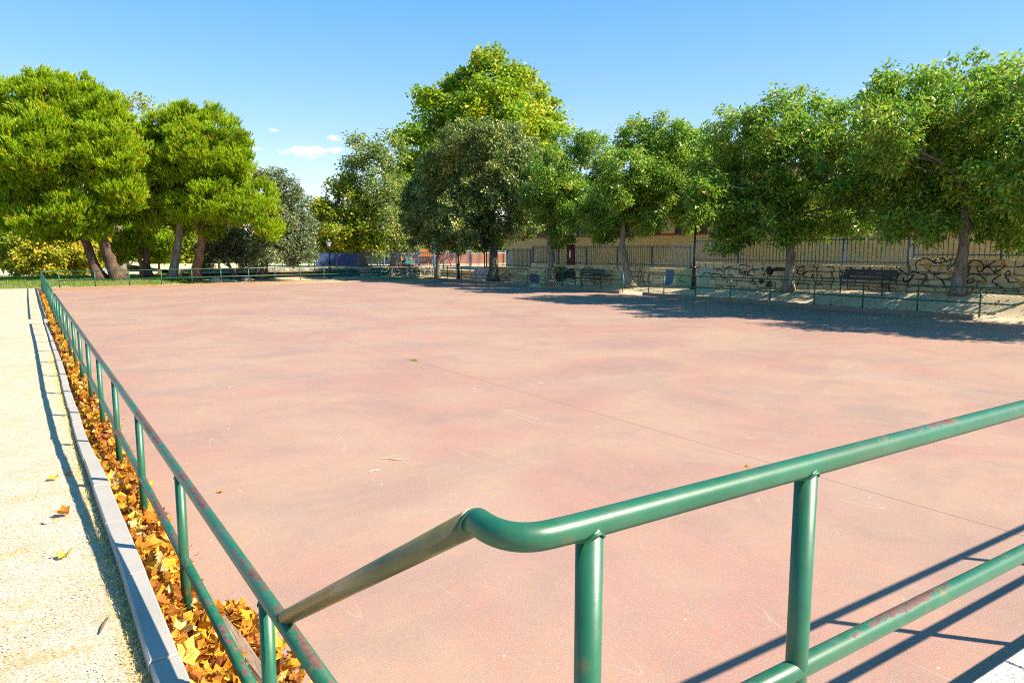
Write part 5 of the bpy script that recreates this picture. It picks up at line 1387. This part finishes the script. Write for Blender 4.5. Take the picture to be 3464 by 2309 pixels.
# ------------------------------------------------------------------ playground and far street
pg = .58
ow = thing('brick_wall', 'low orange brick wall at the back of the playground', 'wall', (36, 69, pg))
ob('wall', B().box(-4, 14, 0, .3, 0, 1.05).me('wall', 'orange_brick'), ow)
ob('coping', B().box(-4.05, 14.05, -.05, .35, 1.053, 1.13).me('coping', 'white_render'), ow)
for k in range(5):
    ob('pier', B().box(-3.9 + k * 4.2, -3.5 + k * 4.2, -.08, -.002, 0, 1.0).me('pier', 'orange_brick'), ow)
pt = thing('play_tower', 'orange and blue play tower with a slide behind the far fence', 'play tower', (30.8, 60.5, pg), R(-30))
for sx in (-.7, .7):
    for sy in (-.7, .7):
        ob('post', B().tube([(sx, sy, 0), (sx, sy, 2.5)], .06, 8).me('post', 'blue_plastic', True), pt)
ob('deck', B().box(-.8, .8, -.8, .8, .9, .98).me('deck', 'orange_plastic'), pt)
ob('roof', B().prism([(-1, -1, 2.5), (1, -1, 2.5), (1, 1, 2.5), (-1, 1, 2.5)], [(-.05, -.05, 3.2), (.05, -.05, 3.2), (.05, .05, 3.2), (-.05, .05, 3.2)]).me('roof', 'orange_plastic'), pt)
for s in (-1, 1):
    ob('panel', B().box(-.62, .62, s * .72 - .02, s * .72 + .02, .982, 1.6).me('panel', 'red_plastic' if s > 0 else 'orange_plastic'), pt)
sl_ = [(-.8, 0, .95), (-1.4, 0, .75), (-2.3, 0, .3), (-2.8, 0, .2)]
sbm = B()
for i in range(3):
    a, c = Vector(sl_[i]), Vector(sl_[i + 1])
    sbm.prism([(a.x, -.25, a.z), (a.x, .25, a.z), (a.x, .25, a.z - .05), (a.x, -.25, a.z - .05)], [(c.x, -.25, c.z), (c.x, .25, c.z), (c.x, .25, c.z - .05), (c.x, -.25, c.z - .05)])
    for s in (-.27, .27):
        sbm.prism([(a.x, s - .02, a.z + .15), (a.x, s + .02, a.z + .15), (a.x, s + .02, a.z - .05), (a.x, s - .02, a.z - .05)], [(c.x, s - .02, c.z + .15), (c.x, s + .02, c.z + .15), (c.x, s + .02, c.z - .05), (c.x, s - .02, c.z - .05)])
ob('slide', sbm.me('slide', 'blue_plastic'), pt)
sw = thing('swing_frame', 'red and white swing frame among the playground trees', 'swing', (34.6, 62.0, pg), R(20))
for s in (-1.5, 1.5):
    ob('leg', B().tube([(s, -.8, 0), (s, 0, 2.2)], .05, 8).me('leg', 'red_plastic', True), sw)
    ob('leg', B().tube([(s, .8, 0), (s, 0, 2.2)], .05, 8).me('leg', 'red_plastic', True), sw)
ob('crossbar', B().tube([(-1.6, 0, 2.2), (1.6, 0, 2.2)], .05, 8).me('crossbar', 'white_paint', True), sw)
for s in (-.6, .6):
    ch = ob('seat', B().box(s - .22, s + .22, -.1, .1, .45, .49).me('seat', 'blue_plastic'), sw)
    ob('chain', B().tube([(s - .2, 0, .49), (s - .2, 0, 2.18)], .012, 5).tube([(s + .2, 0, .49), (s + .2, 0, 2.18)], .012, 5).me('chain', 'black_iron'), ch)
sp = thing('spring_rider', 'small teal and orange spring rider by the fence', 'spring rider', (27.6, 57.4, pg))
ob('spring', B().lathe([(.10, 0), (.12, .1), (.09, .15), (.12, .2), (.09, .26), (.11, .34)], 10).me('spring', 'black_iron', True), sp)
ob('body', B().prism([(-.5, -.06, .34), (.5, -.06, .34), (.5, .06, .34), (-.5, .06, .34)], [(-.35, -.06, .7), (.3, -.06, .62), (.3, .06, .62), (-.35, .06, .7)]).prism([(-.42, -.06, .703), (-.2, -.06, .69), (-.2, .06, .69), (-.42, .06, .703)], [(-.45, -.06, .98), (-.25, -.06, .98), (-.25, .06, .98), (-.45, .06, .98)]).me('body', 'teal_plastic'), sp)
ob('seat', B().box(-.1, .25, -.14, .14, .70, .76).me('seat', 'orange_plastic'), sp)
cl = thing('climbing_frame', 'white and blue climbing frame left of the orange play tower', 'climbing frame', (27.9, 66.5, pg), R(-25))
for i in range(5):
    ob('hoop', B().tube([(i * .6 - 1.2, -1, 0), (i * .6 - 1.2, -.9, 1.2), (i * .6 - 1.2, 0, 1.8), (i * .6 - 1.2, .9, 1.2), (i * .6 - 1.2, 1, 0)], .05, 7).me('hoop', 'white_paint', True), cl)
for yv, zv in ((-.95, .6), (-.9, 1.2), (0, 1.8), (.9, 1.2), (.95, .6)):
    ob('rung', B().tube([(-1.25, yv, zv), (1.25, yv, zv)], .04, 7).me('rung', 'blue_plastic', True), cl)


def car(x, y, z, rot, mat, label):
    t = thing('parked_car', label, 'car', (x, y, z), rot, group='cars parked beyond the playground')
    prof = [(-2.05, .30), (-2.10, .62), (-1.95, .82), (-1.0, .92), (-.45, 1.38), (.85, 1.42), (1.55, 1.0), (2.0, .92), (2.08, .55), (2.02, .30)]
    bodyb = B()
    n_ = len(prof)
    for s, wd in ((-1, .80), (1, .80)):
        pass
    ringL = [(a, -.80 if h_ < 1.1 else -.66, h_) for a, h_ in prof]
    ringR = [(a, .80 if h_ < 1.1 else .66, h_) for a, h_ in prof]
    bodyb.prism(ringL, ringR)
    ob('body', bodyb.me('body', mat), t)
    for s in (-1, 1):
        ob('side_window', B().prism([(-.80, s * .79, .95), (1.40, s * .79, .98), (.82, s * .675, 1.36), (-.42, s * .675, 1.33)], [(-.80, s * .80, .955), (1.40, s * .80, .985), (.82, s * .685, 1.365), (-.42, s * .685, 1.335)]).me('side_window', 'glass'), t)
        for xx in (-1.3, 1.3):
            wbm = B().tube([(xx, s * .68, .31), (xx, s * .84, .31)], .31, 16)
            wo = ob('wheel', wbm.me('wheel', 'rubber'), t)
            ob('rim', B().tube([(xx, s * .80, .31), (xx, s * .85, .31)], .18, 10).me('rim', 'white_paint'), wo)
    for s in (-.5, .5):
        ob('headlight', B().box(-2.125, -2.05, s - .16, s + .16, .58, .72).me('headlight', 'white_paint'), t)
    return t


car(36.5, 72.6, pg, R(10), 'car_white', 'white car parked beyond the orange brick wall, nearest to the gate')
car(41.6, 73.2, pg, R(6), 'car_blue', 'blue car parked beyond the orange brick wall, between two white cars')
car(46.6, 73.6, pg, R(8), 'car_white', 'white car parked beyond the orange brick wall, nearest the school')
kb = thing('kiosk', 'white kiosk with blue roof edge behind the playground trees', 'kiosk', (35.5, 80, pg))
ob('wall', B().box(-4, 6, 0, 4, 0, 2.0).me('wall', 'white_render'), kb)
ob('roof', B().box(-4.3, 6.3, -.4, 4.3, 2.003, 2.3).me('roof', 'blue_plastic'), kb)
for k in range(3):
    w0 = ob('window', B().box(-3 + k * 3, -1.6 + k * 3, -.04, -.003, .8, 1.7).me('window', 'blue_plastic'), kb)
    ob('pane', B().box(-2.92 + k * 3, -1.68 + k * 3, -.05, -.042, .88, 1.62).me('pane', 'glass'), w0)
# street beyond the lawn
hs_ = thing('garage_building', 'low pale building with grey garage door, far behind the pines', 'building', (20.5, 160, -2.55), R(-8))
ob('wall', B().box(-28, 2.6, 0, 6, 0, 2.9).box(6.6, 26, 0, 6, 0, 2.9).box(2.6, 6.6, 0, 6, 2.5, 2.9).me('wall', 'white_render'), hs_)
ob('garage_door', B().box(2.6, 6.6, .3, .4, 0, 2.5).me('garage_door', 'grey_door'), hs_)
ob('roof', B().prism([(-28.4, -.5, 2.903), (26.4, -.5, 2.903), (26.4, 6.5, 2.903), (-28.4, 6.5, 2.903)], [(-28.4, 2.9, 4.2), (26.4, 2.9, 4.2), (26.4, 3.1, 4.2), (-28.4, 3.1, 4.2)]).me('roof', 'roof_tile'), hs_)
for k in range(6):
    f_ = ob('window', B().box(-24 + k * 4, -22.8 + k * 4, -.05, -.003, 1.0, 2.0).me('window', 'white_paint'), hs_)
    ob('pane', B().box(-23.9 + k * 4, -22.9 + k * 4, -.07, -.052, 1.08, 1.92).me('pane', 'glass'), f_)


def igloo(x, y, z, label, disc):
    t = thing('recycling_container', label, 'recycling container', (x, y, z), R(-20), group='recycling containers beside the street')
    ob('shell', B().lathe([(.72, 0), (.85, .15), (.86, .8), (.80, 1.2), (.6, 1.55), (.3, 1.74), (.05, 1.78)], 18).me('shell', 'container_grey', True), t)
    ob('lid', B().tube([(-.15, -.74, 1.2), (-.15, -.84, 1.2)], .24, 14).me('lid', disc), t)
    ob('lug', B().tube([(0, 0, 1.78), (0, 0, 1.95)], .06, 8).me('lug', 'black_iron'), t)


igloo(15.8, 107, park_z(0, 107) - .05, 'dark dome recycling container left of the pale-footed pine trunk', 'container_grey')
igloo(19.9, 108, park_z(0, 108) - .05, 'dark dome recycling container with brown disc, left of the red trunk', 'container_brown')
igloo(18.7, 107.6, park_z(0, 107.6) - .05, 'dark dome recycling container standing between its two like neighbours', 'container_brown')
bn = thing('waste_container', 'blue wheeled waste container right of the red forked trunk', 'waste container', (23.4, 110, park_z(0, 110) - .05), R(-20))
ob('body', B().prism([(-.9, -.6, .15), (.9, -.6, .15), (.9, .6, .15), (-.9, .6, .15)], [(-1.0, -.7, 1.3), (1.0, -.7, 1.3), (1.0, .7, 1.3), (-1.0, .7, 1.3)]).me('body', 'container_blue'), bn)
ob('lid', B().prism([(-1.03, -.73, 1.303), (1.03, -.73, 1.303), (1.03, .73, 1.303), (-1.03, .73, 1.303)], [(-.9, -.3, 1.6), (.9, -.3, 1.6), (.9, .5, 1.6), (-.9, .5, 1.6)]).me('lid', 'container_blue'), bn)
for sx in (-.7, .7):
    for sy in (-.45, .45):
        ob('wheel', B().tube([(sx, sy - .04, .10), (sx, sy + .04, .10)], .10, 10).me('wheel', 'rubber'), bn)

# rocks and posts on the lawn edge
for i, (x, y, s_, lb) in enumerate([(9.9, 48.4, .42, 'grey boulder on the bank right of the red trunk'), (10.6, 48.7, .34, 'smaller grey boulder left of the leaning oak trunk'), (12.0, 48.9, .46, 'long grey boulder between the two oaks'), (11.0, 48.6, .28, 'small boulder at the foot of the leaning oak')]):
    rr_ = np.random.default_rng(60 + i)
    prof = [(s_ * .9, 0), (s_, s_ * .22), (s_ * .8, s_ * .5), (s_ * .4, s_ * .66), (.03, s_ * .7)]
    me_ = B().lathe(prof, 9).me('boulder', 'rock')
    for v in me_.vertices:
        v.co += Vector(rr_.normal(size=3) * s_ * .09)
    ob('boulder', me_, None, (x, y, park_z(x, y) - .04), (0, 0, i), label=lb, category='boulder')

# ------------------------------------------------------------------ fallen leaves
def leaf_mesh(i, r):
    """palmate leaf of a plane tree, curled: 20 triangles"""
    lob = [(-2.3, .66), (-1.75, .58), (-1.15, .88), (-.62, .70), (0, 1.0), (.55, .68), (1.1, .84), (1.75, .56), (2.3, .68), (3.14, .25)]
    curl = r.uniform(-.5, 2.4)
    fold = r.uniform(-.8, 2.6)
    tw = r.uniform(-1.2, 1.2)
    ph = r.uniform(0, 6)
    def P(a, d):
        x, y = math.sin(a) * d, math.cos(a) * d
        z = curl * .38 * (x * x + y * y) + fold * .30 * abs(x) + tw * .5 * x * y + .12 * math.sin(5 * x + ph) * math.cos(4 * y) + r.uniform(-.07, .07)
        return (x, y, z)
    Vv = [(0, 0, 0)]
    for a, d in lob:
        Vv.append(P(a, d * .5))
    for a, d in lob:
        Vv.append(P(a, d))
    n_ = len(lob)
    F_ = []
    for k in range(n_):
        k2 = (k + 1) % n_
        F_.append((0, 1 + k, 1 + k2))
        F_.append((1 + k, 1 + n_ + k, 1 + n_ + k2, 1 + k2))
    Vv += [(-.03, -.15, 0.02), (.03, -.15, .02), (.02, -.85, .10 + .2 * curl), (-.02, -.85, .10 + .2 * curl)]
    F_.append((2 * n_ + 1, 2 * n_ + 4, 2 * n_ + 3, 2 * n_ + 2))
    return mesh('fallen_leaf', Vv, F_, 'leaf')


lr = random.Random(9)
LM = [leaf_mesh(i, lr) for i in range(14)]
litter = thing('leaf_litter', 'band of yellow and brown fallen leaves filling the gutter beside the kerb', 'leaf litter')


def pile_z(x, y):
    base_ = .255 + .02 * math.sin(y * 2.3) + .012 * math.sin(y * 7.1 + 1)
    up = max(0.0, kerb_z(y) - .05 - base_)
    t = (.60 - x) / max(.05, .60 - ki(y))
    return base_ + up * sstep(t) * .85


def rand_rot(flat=.55):
    return (lr.gauss(0, flat), lr.gauss(0, flat), lr.uniform(0, 6.28))


n_obj = 0
spots = []
for k in range(262):
    y = 2.75 + 4.3 * lr.random() ** 1.25
    x = lr.uniform(ki(y) + .02, .70)
    spots.append((x, y, pile_z(x, y) + lr.uniform(.0, .030)))
for k in range(38):       # leaves on the rink side of the timber
    y = lr.uniform(2.9, 4.3)
    x = .88 + abs(lr.gauss(0, .06)) * (1.5 if y < 3.9 else .8)
    spots.append((x, y, .02 + lr.uniform(0, .05) + max(0, .06 * (1 - (x - .86) / .12))))
for x, y, z in spots:
    s_ = lr.choice([lr.uniform(.030, .05), lr.uniform(.05, .085)])
    o = ob('fallen_leaf', LM[lr.randrange(len(LM))], litter, (x, y, z), rand_rot(.75))
    o.scale = (s_, s_, s_ * lr.uniform(.7, 1.2))


def leaf_mass(cnt, sampler, name, parent, smin, smax):
    Vs, Fs, base_ = [], [], 0
    from mathutils import Euler
    for k in range(cnt):
        x, y, z, fl = sampler()
        me_ = LM_LOW[lr.randrange(len(LM_LOW))]
        s_ = lr.uniform(smin, smax)
        M = Euler((lr.gauss(0, fl), lr.gauss(0, fl), lr.uniform(0, 6.28))).to_matrix()
        for v in me_[0]:
            q = M @ (Vector(v) * s_)
            Vs.append((q.x + x, q.y + y, q.z + z))
        for f in me_[1]:
            Fs.append(tuple(i + base_ for i in f))
        base_ += len(me_[0])
    return ob(name, mesh(name, Vs, Fs, 'leaf'), parent, kind='stuff')


LM_LOW = [([tuple(v.co) for v in m.vertices], [tuple(p.vertices) for p in m.polygons]) for m in LM]


def s_gutter():
    y = 2.6 + 36 * lr.random() ** 2.0
    x = lr.uniform(ki(y) + .015, .71)
    dens = .5 + .5 * math.sin(y * 1.1 + 2) + .5 * math.sin(y * .45)
    zz = pile_z(x, y) - lr.uniform(0.0, .07)
    return x, y, zz, .5


leaf_mass(5200, s_gutter, 'leaf_mass', litter, .038, .062)


def s_side():
    y = lr.uniform(2.7, 4.5)
    x = .87 + abs(lr.gauss(0, .055)) * (1.6 if y < 3.8 else .9)
    return x, y, .015 + lr.random() * .05 * max(.2, 1 - (x - .86) / .15), .45


leaf_mass(420, s_side, 'leaf_mass', litter, .030, .055)


def s_bits():
    y = lr.uniform(3, 16)
    x = .80 + abs(lr.gauss(0, .10))
    return x, y, .008, .15


leaf_mass(160, s_bits, 'leaf_crumbs', litter, .006, .016)

# single leaves and litter, each a thing of its own
for x, y, z, s_, rz, lb, i in [(.087, 6.63, .41, .055, .5, 'yellow leaf on the gravel path, second farthest from the camera', 0), (.12, 5.53, .452, .062, 1.3, 'yellow folded leaf on the gravel path, level with the second kerb joint', 3), (.086, 4.67, .487, .060, 2.5, 'curled yellow-brown leaf on the gravel path nearest the camera', 5),
                               (.191, 6.73, .405, .045, 2.0, 'brown leaf lying in the railing shadow on the path', 4), (1.35, 6.82, .012, .050, .8, 'single yellow leaf lying on the rink left of centre', 1), (5.98, 4.69, .010, .045, 1.8, 'dry pale leaf on the rink beside the saw-cut joint', 2),
                               (.99, 4.22, .045, .085, 2.2, 'big yellow leaf propped at the edge of the leaf pile on the rink', 6), (1.15, 6.05, .010, .035, .4, 'small yellow leaf on the rink close to the timber edging', 7)]:
    o = ob('fallen_leaf', LM[i], None, (x, y, z), (lr.uniform(-.3, .3), lr.uniform(-.3, .3), rz), label=lb, category='leaf', group='single fallen leaves')
    o.scale = (s_, s_, s_)
for pts_, rad, mat, lb in [([(3.0, 7.0, .008), (3.06, 6.96, .012), (3.10, 6.88, .008), (3.17, 6.83, .010)], .006, 'twig', 'pale bent twig on the rink, the right one of two'), ([(2.70, 6.62, .008), (2.76, 6.65, .011), (2.84, 6.64, .008)], .007, 'twig', 'pale straight twig on the rink, the left one of two'),
                           ([(.165, 3.50, .538), (.185, 3.57, .538), (.215, 3.66, .534)], .006, 'twig_dark', 'dark dry pod lying on the gravel path')]:
    ob('twig', B().tube(pts_, [rad * .6] + [rad] * (len(pts_) - 2) + [rad * .5], 6).me('twig', mat), None, label=lb, category='twig')
ob('paper_scrap', B().prism([(-.018, -.03, 0), (.018, -.028, .002), (.02, .03, .004), (-.016, .03, 0)], [(-.018, -.03, .001), (.018, -.028, .003), (.02, .03, .005), (-.016, .03, .001)]).me('paper_scrap', 'paper'), None, (0.004, 5.435, .452), (0, .1, .3), label='small white scrap of paper on the gravel path', category='paper scrap')


# blades and stones too many to count
def blades(name, P, L, W, mat, flat, seed, tint=True, lean=.5, kind='stuff', parent=None):
    r = np.random.default_rng(seed)
    n = len(P)
    d = r.normal(size=(n, 3)) * lean
    d[:, 2] = np.abs(d[:, 2]) * flat + (1 - lean)* .6 * flat
    d = unit(d)
    s = unit(np.cross(d, r.normal(size=(n, 3)))) * (W * .5)
    tip = P + d * (L * (.5 + r.random(n)))[:, None]
    Vv = np.stack([P - s, P + s, tip], 1).reshape(-1, 3)
    return ob(name, mesh(name, Vv, np.arange(3 * n).reshape(-1, 3), mat, tint=r.random(n)), parent, kind=kind)


r = np.random.default_rng(77)
# dry grass along the kerb and lying over the path
n = 9000
y = 2.3 + 14 * r.random(n) ** 1.6
t = np.abs(r.normal(size=n)) * .045
P = np.stack([np.interp(y, *zip(*KO)) - t - .003, y, np.interp(y, PZY, PZZ) - .012], 1)
blades('dry_grass', P, .030, .0035, 'straw', .5, 1, lean=.8)
n = 16000
y = 2.3 + 16 * r.random(n) ** 1.5
t = 1.5 * r.random(n)
pat = np.sin(y * 3.1 + t * 5) + np.sin(y * 1.3 - t * 9 + 1) + .9 * r.normal(size=n)
ok = pat > .9
P = np.stack([np.interp(y, *zip(*KO)) - t - .02, y, np.interp(y, PZY, PZZ) - .008], 1)[ok]
blades('straw_litter', P, .022, .004, 'straw', .12, 2, lean=.95)
# pebbles
n = 9000
y = 2.3 + 9 * r.random(n) ** 1.5
t = 1.6 * r.random(n)
c = np.stack([np.interp(y, *zip(*KO)) - t - .01, y, np.interp(y, PZY, PZZ) - .008], 1)
s = .0022 + .0055 * r.random(n) ** 3
oct_ = np.array([(1, 0, 0), (-1, 0, 0), (0, 1, 0), (0, -1, 0), (0, 0, .8), (0, 0, -.6)])
Vv = (c[:, None] + oct_[None] * s[:, None, None] * (.7 + .6 * r.random((n, 6, 1)))).reshape(-1, 3)
fo = np.array([(0, 2, 4), (2, 1, 4), (1, 3, 4), (3, 0, 4)])
F_ = (np.arange(n)[:, None, None] * 6 + fo[None]).reshape(-1, 3)
ob('pebbles', mesh('pebbles', Vv, F_, 'pebble'), kind='stuff')
# lawn grass
n = 26000
x = -9 + 19 * r.random(n)
y = 47.2 + 11 * r.random(n)
ok = (y > FARL.y + (x - FARL.x) * .1338 + .9) & (np.sin(x * .9 + 1) + np.sin(y * .8) + 1.2 * r.normal(size=n) > -.5)
P = np.stack([x, y, np.array([park_z(a_, b_) for a_, b_ in zip(x, y)]) + .01], 1)[ok]
blades('grass', P, .12, .035, 'grass_blade', 1.0, 4, lean=.35)
# weed in the joint and creeper on the wall
wd = thing('weed', 'small green weed growing in the saw-cut joint of the rink', 'weed', (6.29, 12.96, 0))
P = np.zeros((46, 3)) + r.normal(size=(46, 3)) * np.array([.02, .06, 0])
ow_ = blades('blade', P, .075, .010, 'grass_blade', .6, 6, lean=.7, parent=wd)
cr = thing('creeper', 'green creeper hanging over the wall left of the maroon board', 'creeper', (WX - .02, 34.6, 1.0))
cv, cf, ct_, _ = leaf_crown([(0, 0, .05, .30), (0, .5, 0, .30), (-.02, .3, -.25, .24), (0, .9, .1, .22)], np.random.default_rng(5), k=40, crad=.16, nleaf=16, L=.10, W=.07, droop=.5, shell=.3, zmin=-2)
cv[:, 0] = np.clip(cv[:, 0] * .35, -.2, .0)
ob('foliage', mesh('foliage', cv, cf, 'hackberry_leaf', tint=ct_), cr)
# loose leaves on the sandy bank
def s_bank():
    y = lr.uniform(8, 47)
    x = lr.uniform(24.5, 26.5)
    return x, y, strip_z(x, y) + .015, .2
leaf_mass(700, s_bank, 'bank_leaves', None, .03, .06)
print('triangles', sum(len(o.data.loop_triangles) if False else sum(len(p.vertices) - 2 for p in o.data.polygons) if len(o.data.polygons) < 2000 else len(o.data.polygons) * 2 for o in bpy.data.objects if o.type == 'MESH'), 'objects', len(bpy.data.objects))
